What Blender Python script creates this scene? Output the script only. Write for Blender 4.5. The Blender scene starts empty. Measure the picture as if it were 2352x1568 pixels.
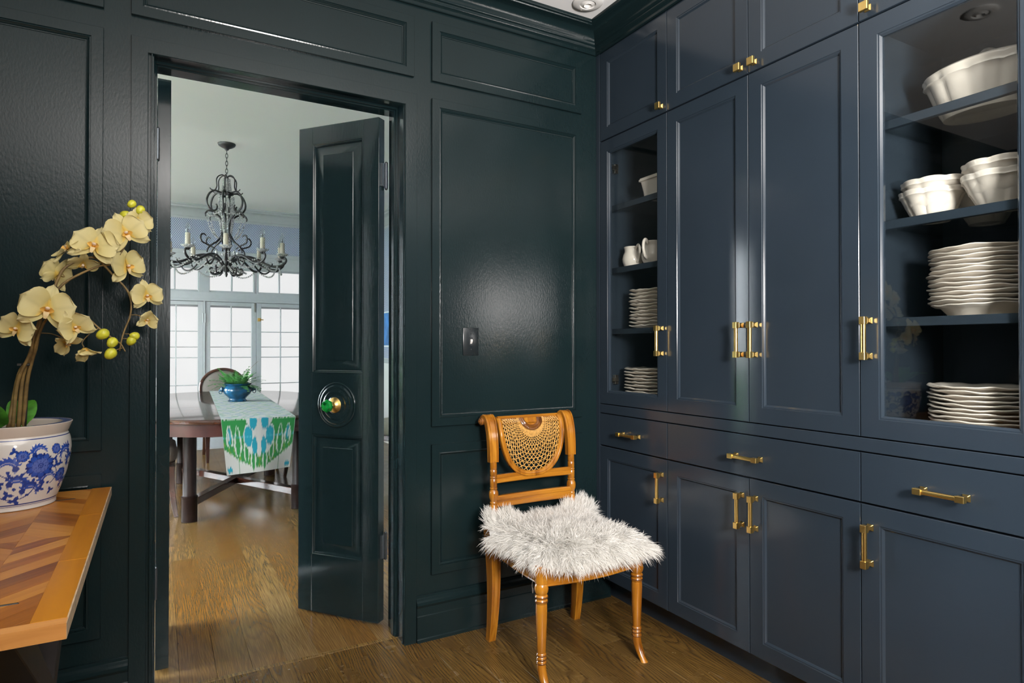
import bpy, bmesh, math, random
import numpy as np
from mathutils import Vector, Matrix

S = bpy.context.scene
COL = S.collection
PI = math.pi
random.seed(7)
RNG = np.random.default_rng(11)

# ------------------------------------------------------------------ camera
cam_d = bpy.data.cameras.new('camera')
cam = bpy.data.objects.new('camera', cam_d)
COL.objects.link(cam)
cam_d.sensor_width = 36.0
cam_d.lens = 1444.0 / 2352.0 * 36.0
cam_d.clip_start = 0.02
cam.location = (0, 0, 1.2)
cam.rotation_euler = (math.radians(90.5), 0, math.radians(-29.4))
S.camera = cam

# ------------------------------------------------------------------ colour management, world, exposure
S.view_settings.view_transform = 'Standard'
S.view_settings.look = 'None'
S.view_settings.exposure = 0.0
S.view_settings.gamma = 1.0
S.view_settings.use_curve_mapping = False
S.cycles.use_denoising = True
S.cycles.max_bounces = 10
S.cycles.diffuse_bounces = 5
S.cycles.glossy_bounces = 6
S.cycles.transmission_bounces = 8
S.cycles.transparent_max_bounces = 24
S.cycles.sample_clamp_indirect = 5.0
S.cycles.sample_clamp_direct = 12.0
S.cycles.caustics_refractive = False

W = bpy.data.worlds.new('overcast sky')
S.world = W
W.use_nodes = True
W.node_tree.nodes['Background'].inputs[0].default_value = (0.88, 0.95, 1.0, 1)
W.node_tree.nodes['Background'].inputs[1].default_value = 62.0

SHADE_DINING = 0.93      # radiance of the backlit window shades in the dining room

# added unseen light, standing in for flash bounced off the ceiling behind the camera
BOUNCE = 380.0            # watts
_ld = bpy.data.lights.new('added ceiling bounce light', 'AREA')
_ld.shape = 'DISK'; _ld.size = 0.35; _ld.energy = BOUNCE; _ld.color = (1.0, 0.96, 0.92)
_lo = bpy.data.objects.new('added_uplight', _ld); COL.objects.link(_lo)
_lo.location = (0.75, -1.1, 1.30); _lo.rotation_euler = (PI, 0, 0)

SOFTBOX = 30.0           # watts, lamp standing behind and beside the camera
_ld = bpy.data.lights.new('standing soft lamp', 'AREA')
_ld.shape = 'DISK'; _ld.size = 0.5; _ld.energy = SOFTBOX; _ld.color = (1.0, 0.95, 0.92)
_ld.spread = math.radians(82)
_lo = bpy.data.objects.new('soft_lamp', _ld); COL.objects.link(_lo)
_lo.location = (0.55, -0.90, 1.62)
_lo.rotation_euler = (Vector((1.75, 1.95, 1.05)) - Vector(_lo.location)).to_track_quat('-Z', 'Y').to_euler()

# ------------------------------------------------------------------ materials
def new_mat(name):
    m = bpy.data.materials.new(name)
    m.use_nodes = True
    nt = m.node_tree
    return m, nt, nt.nodes['Principled BSDF'], nt.nodes['Material Output']

def N(nt, t, **kw):
    n = nt.nodes.new(t)
    for k, v in kw.items():
        if k.startswith('i_'):
            key = k[2:]
            n.inputs[int(key) if key.isdigit() else key].default_value = v
        else:
            setattr(n, k, v)
    return n

def L(nt, a, b):
    nt.links.new(a, b)

def ramp(nt, stops, interp='LINEAR'):
    n = nt.nodes.new('ShaderNodeValToRGB')
    e = n.color_ramp.elements
    while len(e) > 1:
        e.remove(e[-1])
    e[0].position, e[0].color = stops[0][0], (*stops[0][1], 1)
    for p, c in stops[1:]:
        x = e.new(p)
        x.color = (*c, 1)
    n.color_ramp.interpolation = interp
    return n

def coords(nt, scale=(1, 1, 1), kind='Object'):
    tc = N(nt, 'ShaderNodeTexCoord')
    mp = N(nt, 'ShaderNodeMapping')
    mp.inputs['Scale'].default_value = scale
    L(nt, tc.outputs[kind], mp.inputs['Vector'])
    return mp.outputs['Vector']

def bump(nt, bsdf, height, strength=0.1, dist=0.001):
    b = N(nt, 'ShaderNodeBump')
    b.inputs['Strength'].default_value = strength
    b.inputs['Distance'].default_value = dist
    L(nt, height, b.inputs['Height'])
    L(nt, b.outputs['Normal'], bsdf.inputs['Normal'])

def plain(name, c, rough=0.5, metal=0.0, noise=0.0, nscale=20, bmp=0.0, bscale=200, spec=0.5, coat=0.0, bstretch=(1, 1, 1), bdist=0.001, coat_rough=0.05):
    m, nt, b, o = new_mat(name)
    b.inputs['Roughness'].default_value = rough
    b.inputs['Metallic'].default_value = metal
    b.inputs['Specular IOR Level'].default_value = spec
    b.inputs['Coat Weight'].default_value = coat
    b.inputs['Coat Roughness'].default_value = coat_rough
    b.inputs['Base Color'].default_value = (*c, 1)
    if noise > 0:
        n = N(nt, 'ShaderNodeTexNoise')
        n.inputs['Scale'].default_value = nscale
        n.inputs['Detail'].default_value = 4
        L(nt, coords(nt), n.inputs['Vector'])
        r = ramp(nt, [(0.3, tuple(x * (1 - noise) for x in c)), (0.7, tuple(min(1, x * (1 + noise)) for x in c))])
        L(nt, n.outputs['Fac'], r.inputs['Fac'])
        L(nt, r.outputs['Color'], b.inputs['Base Color'])
    if bmp > 0:
        n2 = N(nt, 'ShaderNodeTexNoise')
        n2.inputs['Scale'].default_value = bscale
        n2.inputs['Detail'].default_value = 3
        L(nt, coords(nt, bstretch), n2.inputs['Vector'])
        bump(nt, b, n2.outputs['Fac'], bmp, bdist)
    return m

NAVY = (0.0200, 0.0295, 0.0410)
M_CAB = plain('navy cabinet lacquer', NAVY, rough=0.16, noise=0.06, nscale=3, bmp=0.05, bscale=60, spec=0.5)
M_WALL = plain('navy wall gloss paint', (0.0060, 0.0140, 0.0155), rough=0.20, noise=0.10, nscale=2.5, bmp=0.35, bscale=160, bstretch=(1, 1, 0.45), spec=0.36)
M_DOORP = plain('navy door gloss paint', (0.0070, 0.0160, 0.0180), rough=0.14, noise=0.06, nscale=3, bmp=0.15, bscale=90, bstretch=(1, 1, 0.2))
M_CABIN = plain('cabinet inside', (0.022, 0.032, 0.044), rough=0.22, noise=0.06, nscale=3)
M_WHITE = plain('white wall paint', (0.80, 0.81, 0.81), rough=0.5, bmp=0.05, bscale=120)
M_TRIMG = plain('pale grey trim paint', (0.37, 0.395, 0.41), rough=0.3, noise=0.03)
M_CEIL = plain('ceiling paint', (0.82, 0.82, 0.82), rough=0.7, bmp=0.04, bscale=100)
M_CEILD = plain('dining ceiling paint', (0.94, 0.94, 0.95), rough=0.7, bmp=0.04, bscale=100)
M_BRASS = plain('brushed brass', (0.90, 0.62, 0.21), rough=0.30, metal=1.0, noise=0.08, nscale=30, bmp=0.08, bscale=500)
M_HINGE = plain('nickel hinge', (0.45, 0.43, 0.38), rough=0.3, metal=1.0, noise=0.1)
M_CHROME = plain('polished steel hinge', (0.16, 0.18, 0.2), rough=0.25, metal=0.8, noise=0.1)
M_CREAM = plain('cream glazed stoneware', (0.74, 0.685, 0.62), rough=0.14, noise=0.04, nscale=14, bmp=0.06, bscale=35, spec=0.5, bdist=0.002)
M_IRON = plain('black wrought iron', (0.005, 0.005, 0.006), rough=0.45, noise=0.2, nscale=30, bmp=0.1, bscale=90)
M_IVORY = plain('ivory candle sleeve', (0.42, 0.385, 0.30), rough=0.55, noise=0.12, nscale=30)
M_BLACKPL = plain('switch plate navy plastic', (0.012, 0.016, 0.018), rough=0.25, noise=0.05)
M_TOGGLE = plain('white switch toggle', (0.72, 0.70, 0.67), rough=0.4, noise=0.03)
M_LAMPW = plain('white lamp housing', (0.72, 0.71, 0.69), rough=0.4, noise=0.02)
M_TAUPE = plain('taupe chair upholstery', (0.10, 0.086, 0.073), rough=0.8, noise=0.12, nscale=60, bmp=0.2, bscale=700)
M_WHITEFAB = plain('off white slip upholstery', (0.60, 0.57, 0.52), rough=0.8, noise=0.08, nscale=30, bmp=0.2, bscale=500)
M_MAHOG = plain('dark mahogany', (0.030, 0.010, 0.006), rough=0.13, noise=0.5, nscale=9, bmp=0.04, bscale=90, coat=0.4, bstretch=(1, 1, 0.2))
M_STEM = plain('orchid stem bark', (0.16, 0.10, 0.03), rough=0.6, noise=0.5, nscale=35, bmp=0.4, bscale=120)
M_STAKE = plain('dark plant stake', (0.02, 0.018, 0.015), rough=0.6, noise=0.2)
M_CLIP = plain('teal plant clip', (0.01, 0.12, 0.10), rough=0.3, noise=0.1)
M_BUD = plain('lime orchid bud', (0.46, 0.44, 0.03), rough=0.4, noise=0.35, nscale=45)
M_LEAF = plain('green leaf', (0.06, 0.22, 0.02), rough=0.45, noise=0.4, nscale=40, bmp=0.2, bscale=80)
M_FERN = plain('fern green', (0.035, 0.16, 0.03), rough=0.5, noise=0.4, nscale=40)
M_SOIL = plain('moss and soil', (0.05, 0.042, 0.02), rough=0.95, noise=0.5, nscale=60, bmp=0.6, bscale=90, bdist=0.01)
M_URN = plain('blue glazed urn', (0.004, 0.040, 0.085), rough=0.14, noise=0.65, nscale=22)
M_STEEL = plain('dark steel trestle', (0.016, 0.013, 0.012), rough=0.5, noise=0.3, bmp=0.1)
M_STRING = plain('white string', (0.75, 0.75, 0.72), rough=0.8, noise=0.05)
M_HEDGE = plain('hedge green', (0.04, 0.13, 0.025), rough=0.8, noise=0.6, nscale=6, bmp=0.8, bscale=9, bdist=0.1)
M_PALEGROUND = plain('pale bounce ground', (0.52, 0.50, 0.46), rough=0.9, noise=0.5, nscale=4)
M_PAINT_ART = plain('blue canvas', (0.02, 0.09, 0.22), rough=0.5, noise=0.6, nscale=9)

def mix_glass(name, tint=(1, 1, 1), rough=0.0, fac=1.0):
    """thin pane: clear transmission with a Fresnel mirror reflection"""
    m, nt, b, o = new_mat(name)
    nt.nodes.remove(b)
    tr = N(nt, 'ShaderNodeBsdfTransparent')
    tr.inputs[0].default_value = (*tint, 1)
    gl = N(nt, 'ShaderNodeBsdfGlossy')
    gl.inputs['Roughness'].default_value = rough
    no = N(nt, 'ShaderNodeTexNoise')
    no.inputs['Scale'].default_value = 2.0
    L(nt, coords(nt), no.inputs['Vector'])
    bp = N(nt, 'ShaderNodeBump')
    bp.inputs['Strength'].default_value = 0.02
    bp.inputs['Distance'].default_value = 0.002
    L(nt, no.outputs['Fac'], bp.inputs['Height'])
    L(nt, bp.outputs['Normal'], gl.inputs['Normal'])
    fr = N(nt, 'ShaderNodeFresnel')
    ge = N(nt, 'ShaderNodeNewGeometry')          # the node inverts the index on back faces: undo it, a thin pane mirrors alike from both sides
    ir = N(nt, 'ShaderNodeMapRange')
    ir.inputs['To Min'].default_value = 1.45
    ir.inputs['To Max'].default_value = 1 / 1.45
    L(nt, ge.outputs['Backfacing'], ir.inputs['Value'])
    L(nt, ir.outputs[0], fr.inputs['IOR'])
    mu = N(nt, 'ShaderNodeMath', operation='MULTIPLY')
    mu.inputs[1].default_value = fac
    L(nt, fr.outputs[0], mu.inputs[0])
    mx = N(nt, 'ShaderNodeMixShader')
    L(nt, mu.outputs[0], mx.inputs[0])
    L(nt, tr.outputs[0], mx.inputs[1])
    L(nt, gl.outputs[0], mx.inputs[2])
    L(nt, mx.outputs[0], o.inputs['Surface'])
    return m

M_GLASS = mix_glass('clear cabinet glass', (0.97, 0.98, 0.97), 0.0, 1.0)
M_WINGLASS = mix_glass('window glass', (0.97, 0.98, 0.98), 0.30, 0.5)
M_CRYSTAL = mix_glass('cut crystal', (0.93, 0.94, 0.95), 0.12, 4.0)
def crystal_mat():
    m, nt, b, o = new_mat('cut crystal')
    b.inputs['Base Color'].default_value = (0.80, 0.81, 0.82, 1); b.inputs['Roughness'].default_value = 0.08
    n = N(nt, 'ShaderNodeTexVoronoi'); n.inputs['Scale'].default_value = 160
    L(nt, coords(nt), n.inputs['Vector'])
    r = ramp(nt, [(0.2, (0.25, 0.27, 0.29)), (0.7, (0.90, 0.90, 0.90))]); L(nt, n.outputs['Color'], r.inputs['Fac']); L(nt, r.outputs['Color'], b.inputs['Base Color'])
    tr = N(nt, 'ShaderNodeBsdfTransparent'); mx = N(nt, 'ShaderNodeMixShader'); mx.inputs[0].default_value = 0.8
    L(nt, tr.outputs[0], mx.inputs[1]); L(nt, b.outputs[0], mx.inputs[2]); L(nt, mx.outputs[0], o.inputs['Surface'])
    return m
M_CRYSTAL = crystal_mat()
M_BULB = mix_glass('clear bulb glass', (0.93, 0.94, 0.95), 0.02, 3.0)
M_EMERALD, _nt, _b, _o = new_mat('emerald cut glass')
_b.inputs['Base Color'].default_value = (0.004, 0.20, 0.03, 1)
_b.inputs['Roughness'].default_value = 0.05
_b.inputs['Transmission Weight'].default_value = 0.35
_n = N(_nt, 'ShaderNodeTexVoronoi'); _n.inputs['Scale'].default_value = 90
L(_nt, coords(_nt), _n.inputs['Vector'])
_r = ramp(_nt, [(0.0, (0.002, 0.07, 0.012)), (0.8, (0.008, 0.33, 0.05))])
L(_nt, _n.outputs['Color'], _r.inputs['Fac']); L(_nt, _r.outputs['Color'], _b.inputs['Base Color'])

def emit(name, c, s, noise=0.05):
    m, nt, b, o = new_mat(name)
    nt.nodes.remove(b)
    e = N(nt, 'ShaderNodeEmission')
    e.inputs['Strength'].default_value = s
    n = N(nt, 'ShaderNodeTexNoise')
    n.inputs['Scale'].default_value = 1.5
    L(nt, coords(nt), n.inputs['Vector'])
    r = ramp(nt, [(0.3, tuple(x * (1 - noise) for x in c)), (0.7, c)])
    L(nt, n.outputs['Fac'], r.inputs['Fac'])
    L(nt, r.outputs['Color'], e.inputs['Color'])
    L(nt, e.outputs[0], o.inputs['Surface'])
    return m

M_SHADE = emit('backlit woven shade', (1.0, 0.985, 0.985), SHADE_DINING)

def oak(name, lo, hi, dark, rough, figure=0.95):
    m, nt, b, o = new_mat(name)
    tc = N(nt, 'ShaderNodeTexCoord')
    oi = N(nt, 'ShaderNodeObjectInfo')
    sc = N(nt, 'ShaderNodeVectorMath', operation='SCALE')
    sc.inputs[0].default_value = (37.0, 53.0, 11.0)
    L(nt, oi.outputs['Random'], sc.inputs['Scale'])
    ad = N(nt, 'ShaderNodeVectorMath', operation='ADD')
    L(nt, tc.outputs['Object'], ad.inputs[0]); L(nt, sc.outputs[0], ad.inputs[1])
    def mapped(s):
        mp = N(nt, 'ShaderNodeMapping'); mp.inputs['Scale'].default_value = s
        L(nt, ad.outputs[0], mp.inputs['Vector']); return mp.outputs['Vector']
    # cathedral figure: contour lines of a stretched noise
    n1 = N(nt, 'ShaderNodeTexNoise'); n1.inputs['Scale'].default_value = 1.0; n1.inputs['Detail'].default_value = 1.5
    L(nt, mapped((6.0, 0.9, 1.0)), n1.inputs['Vector'])
    sx_ = N(nt, 'ShaderNodeSeparateXYZ'); L(nt, ad.outputs[0], sx_.inputs[0])
    mx_ = N(nt, 'ShaderNodeMath', operation='MULTIPLY'); mx_.inputs[1].default_value = 70.0
    L(nt, sx_.outputs[0], mx_.inputs[0])
    mu = N(nt, 'ShaderNodeMath', operation='MULTIPLY_ADD'); mu.inputs[1].default_value = 24.0
    L(nt, n1.outputs['Fac'], mu.inputs[0]); L(nt, mx_.outputs[0], mu.inputs[2])
    fr = N(nt, 'ShaderNodeMath', operation='FRACT'); L(nt, mu.outputs[0], fr.inputs[0])
    rp = ramp(nt, [(0.0, (0.7, 0.7, 0.7)), (0.12, (0.5, 0.5, 0.5)), (0.40, (0.04, 0.04, 0.04)), (0.78, (0, 0, 0)), (1.0, (0.7, 0.7, 0.7))])
    L(nt, fr.outputs[0], rp.inputs['Fac'])
    # fine pores
    n2 = N(nt, 'ShaderNodeTexNoise'); n2.inputs['Scale'].default_value = 1.0; n2.inputs['Detail'].default_value = 3
    L(nt, mapped((420.0, 9.0, 1.0)), n2.inputs['Vector'])
    rp2 = ramp(nt, [(0.42, (0.55, 0.55, 0.55)), (0.62, (0, 0, 0))])
    L(nt, n2.outputs['Fac'], rp2.inputs['Fac'])
    n3 = N(nt, 'ShaderNodeTexNoise'); n3.inputs['Scale'].default_value = 1.0
    L(nt, mapped((5.0, 1.1, 1.0)), n3.inputs['Vector'])
    base = ramp(nt, [(0.28, lo), (0.72, hi)])
    av = N(nt, 'ShaderNodeMath', operation='MULTIPLY_ADD'); av.inputs[1].default_value = 0.45
    sub = N(nt, 'ShaderNodeMath', operation='MULTIPLY_ADD'); sub.inputs[1].default_value = 0.55; 
    L(nt, n3.outputs['Fac'], sub.inputs[0])
    mm = N(nt, 'ShaderNodeMath', operation='MULTIPLY'); mm.inputs[1].default_value = 0.45
    L(nt, oi.outputs['Random'], mm.inputs[0]); L(nt, mm.outputs[0], sub.inputs[2])
    L(nt, sub.outputs[0], base.inputs['Fac'])
    nt.nodes.remove(av)
    mx = N(nt, 'ShaderNodeMixRGB'); mx.inputs[2].default_value = (*dark, 1)
    s1 = N(nt, 'ShaderNodeMath', operation='MULTIPLY'); s1.inputs[1].default_value = figure
    L(nt, rp.outputs['Color'], s1.inputs[0]); L(nt, s1.outputs[0], mx.inputs[0]); L(nt, base.outputs['Color'], mx.inputs[1])
    mx2 = N(nt, 'ShaderNodeMixRGB'); mx2.inputs[2].default_value = (*dark, 1)
    L(nt, rp2.outputs['Color'], mx2.inputs[0]); L(nt, mx.outputs[0], mx2.inputs[1])
    L(nt, mx2.outputs[0], b.inputs['Base Color'])
    n4 = N(nt, 'ShaderNodeTexNoise'); n4.inputs['Scale'].default_value = 7.0; n4.inputs['Detail'].default_value = 4
    L(nt, tc.outputs['Object'], n4.inputs['Vector'])
    rr = N(nt, 'ShaderNodeMapRange'); rr.inputs['To Min'].default_value = rough - 0.08; rr.inputs['To Max'].default_value = rough + 0.12
    L(nt, n4.outputs['Fac'], rr.inputs['Value']); L(nt, rr.outputs[0], b.inputs['Roughness'])
    n5 = N(nt, 'ShaderNodeMath', operation='ADD'); L(nt, rp.outputs['Color'], n5.inputs[0]); L(nt, n4.outputs['Fac'], n5.inputs[1])
    bump(nt, b, n5.outputs[0], 0.12, 0.0012)
    return m

M_OAKP = oak('oak floor of the pantry', (0.125, 0.068, 0.016), (0.21, 0.125, 0.036), (0.040, 0.019, 0.006), 0.24)
M_OAKD = oak('oak floor of the dining room', (0.155, 0.076, 0.017), (0.200, 0.128, 0.048), (0.065, 0.032, 0.012), 0.20, 0.55)

def wood(name, lo, hi, dark, rough=0.25, coat=0.3, stretch=(30, 30, 2.5), rnd=0.0, darkamt=0.6):
    """streaky furniture wood, grain along Z (or as stretched) with per-object variation"""
    m, nt, b, o = new_mat(name)
    tc = N(nt, 'ShaderNodeTexCoord')
    oi = N(nt, 'ShaderNodeObjectInfo')
    sc = N(nt, 'ShaderNodeVectorMath', operation='SCALE'); sc.inputs[0].default_value = (17.0, 23.0, 31.0)
    L(nt, oi.outputs['Random'], sc.inputs['Scale'])
    ad = N(nt, 'ShaderNodeVectorMath', operation='ADD')
    L(nt, tc.outputs['Object'], ad.inputs[0]); L(nt, sc.outputs[0], ad.inputs[1])
    mp = N(nt, 'ShaderNodeMapping'); mp.inputs['Scale'].default_value = stretch
    L(nt, ad.outputs[0], mp.inputs['Vector'])
    n = N(nt, 'ShaderNodeTexNoise'); n.inputs['Scale'].default_value = 1.0; n.inputs['Detail'].default_value = 5; n.inputs['Distortion'].default_value = 0.6
    L(nt, mp.outputs[0], n.inputs['Vector'])
    sub = N(nt, 'ShaderNodeMath', operation='MULTIPLY_ADD'); sub.inputs[1].default_value = 1.0 - rnd
    mm = N(nt, 'ShaderNodeMath', operation='MULTIPLY'); mm.inputs[1].default_value = rnd
    L(nt, oi.outputs['Random'], mm.inputs[0]); L(nt, n.outputs['Fac'], sub.inputs[0]); L(nt, mm.outputs[0], sub.inputs[2])
    r = ramp(nt, [(0.26, dark), (0.44, lo), (0.72, hi)])
    L(nt, sub.outputs[0], r.inputs['Fac'])
    L(nt, r.outputs['Color'], b.inputs['Base Color'])
    b.inputs['Roughness'].default_value = rough
    b.inputs['Coat Weight'].default_value = coat
    b.inputs['Coat Roughness'].default_value = 0.12
    b.inputs['Specular IOR Level'].default_value = 0.5 if coat > 0.4 else 0.18
    bump(nt, b, n.outputs['Fac'], 0.08, 0.001)
    return m

M_HONEY = wood('honey fruitwood', (0.28, 0.098, 0.007), (0.46, 0.195, 0.018), (0.10, 0.028, 0.003), 0.22, 0.5)
M_HONEYX = wood('honey fruitwood rails', (0.28, 0.098, 0.007), (0.46, 0.195, 0.018), (0.10, 0.028, 0.003), 0.22, 0.5, stretch=(2.5, 30, 30))
M_HONEYD = wood('antiqued dark fruitwood edge', (0.13, 0.045, 0.009), (0.24, 0.09, 0.018), (0.05, 0.014, 0.004), 0.24, 0.5)
M_TEAK = wood('teak board', (0.30, 0.100, 0.010), (0.47, 0.205, 0.034), (0.15, 0.043, 0.006), 0.30, 0.10, stretch=(38, 2.4, 20), rnd=0.5)
M_TEAKB = wood('teak border board', (0.34, 0.118, 0.006), (0.43, 0.165, 0.010), (0.20, 0.060, 0.005), 0.30, 0.10, stretch=(34, 2.2, 34), rnd=0.3)
M_TEAKF = wood('teak front edge', (0.50, 0.22, 0.06), (0.60, 0.30, 0.10), (0.34, 0.13, 0.03), 0.35, 0.1, stretch=(3, 30, 40), rnd=0.3)
M_CANE = plain('woven cane', (0.50, 0.27, 0.065), rough=0.45, noise=0.35, nscale=90)

M_MAHOG_SHADED = plain('mahogany legs darkened as shade', (0.009, 0.0045, 0.0035), rough=0.42, noise=0.4, nscale=9, spec=0.10)  # table legs stand backlit; that shade is put into this darker base colour
M_MAHOGA = plain('red mahogany apron', (0.030, 0.007, 0.005), rough=0.35, noise=0.4, nscale=9, spec=0.2, bmp=0.04, bscale=90)

def attr_mat(name, rough=0.4, trans=0.0, spec=0.5, sheen=0.0, bmp=0.0, bscale=300, coat=0.0):
    m, nt, b, o = new_mat(name)
    a = N(nt, 'ShaderNodeAttribute', attribute_name='pigment')
    L(nt, a.outputs['Color'], b.inputs['Base Color'])
    b.inputs['Roughness'].default_value = rough
    b.inputs['Specular IOR Level'].default_value = spec
    b.inputs['Coat Weight'].default_value = coat
    if bmp > 0:
        n2 = N(nt, 'ShaderNodeTexNoise'); n2.inputs['Scale'].default_value = bscale
        L(nt, coords(nt), n2.inputs['Vector'])
        bump(nt, b, n2.outputs['Fac'], bmp, 0.001)
    if trans > 0:
        t = N(nt, 'ShaderNodeBsdfTranslucent')
        L(nt, a.outputs['Color'], t.inputs[0])
        mx = N(nt, 'ShaderNodeMixShader'); mx.inputs[0].default_value = trans
        L(nt, b.outputs[0], mx.inputs[1]); L(nt, t.outputs[0], mx.inputs[2])
        L(nt, mx.outputs[0], o.inputs['Surface'])
    return m

M_PETAL = attr_mat('orchid petal', 0.5, 0.25, 0.3)
M_PORC = attr_mat('blue and white porcelain', 0.10, 0, 0.5)
M_IKAT = attr_mat('ikat cotton', 0.85, 0.1, 0.2, bmp=0.2, bscale=900)

def fur_mat():
    m, nt, b, o = new_mat('white sheepskin wool')
    a = N(nt, 'ShaderNodeAttribute', attribute_name='pigment')
    d = N(nt, 'ShaderNodeBsdfDiffuse'); t = N(nt, 'ShaderNodeBsdfTranslucent')
    L(nt, a.outputs['Color'], d.inputs[0]); L(nt, a.outputs['Color'], t.inputs[0])
    mx = N(nt, 'ShaderNodeMixShader'); mx.inputs[0].default_value = 0.45
    L(nt, d.outputs[0], mx.inputs[1]); L(nt, t.outputs[0], mx.inputs[2])
    L(nt, mx.outputs[0], o.inputs['Surface'])
    nt.nodes.remove(b)
    return m
M_FUR = fur_mat()

def wallpaper_mat():
    m, nt, b, o = new_mat('blue dotted wallpaper')
    tc = N(nt, 'ShaderNodeTexCoord')
    sp = N(nt, 'ShaderNodeSeparateXYZ'); L(nt, tc.outputs['Object'], sp.inputs[0])
    ax = N(nt, 'ShaderNodeMath', operation='ADD'); L(nt, sp.outputs[0], ax.inputs[0]); L(nt, sp.outputs[1], ax.inputs[1])
    k = 2 * PI / 0.019
    def wave(inp, kk):
        mu = N(nt, 'ShaderNodeMath', operation='MULTIPLY'); mu.inputs[1].default_value = kk; L(nt, inp, mu.inputs[0])
        s = N(nt, 'ShaderNodeMath', operation='COSINE'); L(nt, mu.outputs[0], s.inputs[0]); return s.outputs[0]
    sm = N(nt, 'ShaderNodeMath', operation='ADD')
    L(nt, wave(ax.outputs[0], k), sm.inputs[0]); 
    L(nt, wave(sp.outputs[2], 2 * PI / 0.0285), sm.inputs[1])
    # staggered lattice of dots: cos(x)+cos(z) ridges and their half-step twins
    p1 = N(nt, 'ShaderNodeMath', operation='MULTIPLY'); L(nt, wave(ax.outputs[0], k / 1.0), p1.inputs[0]); L(nt, wave(sp.outputs[2], 2 * PI / 0.030), p1.inputs[1])
    nt.nodes.remove(sm)
    r = ramp(nt, [(0.44, (0.58, 0.63, 0.68)), (0.58, (0.03, 0.05, 0.13))])
    mr = N(nt, 'ShaderNodeMapRange'); mr.inputs['From Min'].default_value = -1; mr.inputs['From Max'].default_value = 1
    L(nt, p1.outputs[0], mr.inputs['Value']); L(nt, mr.outputs[0], r.inputs['Fac'])
    L(nt, r.outputs['Color'], b.inputs['Base Color'])
    b.inputs['Roughness'].default_value = 0.6
    return m
M_PAPER = wallpaper_mat()

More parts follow.
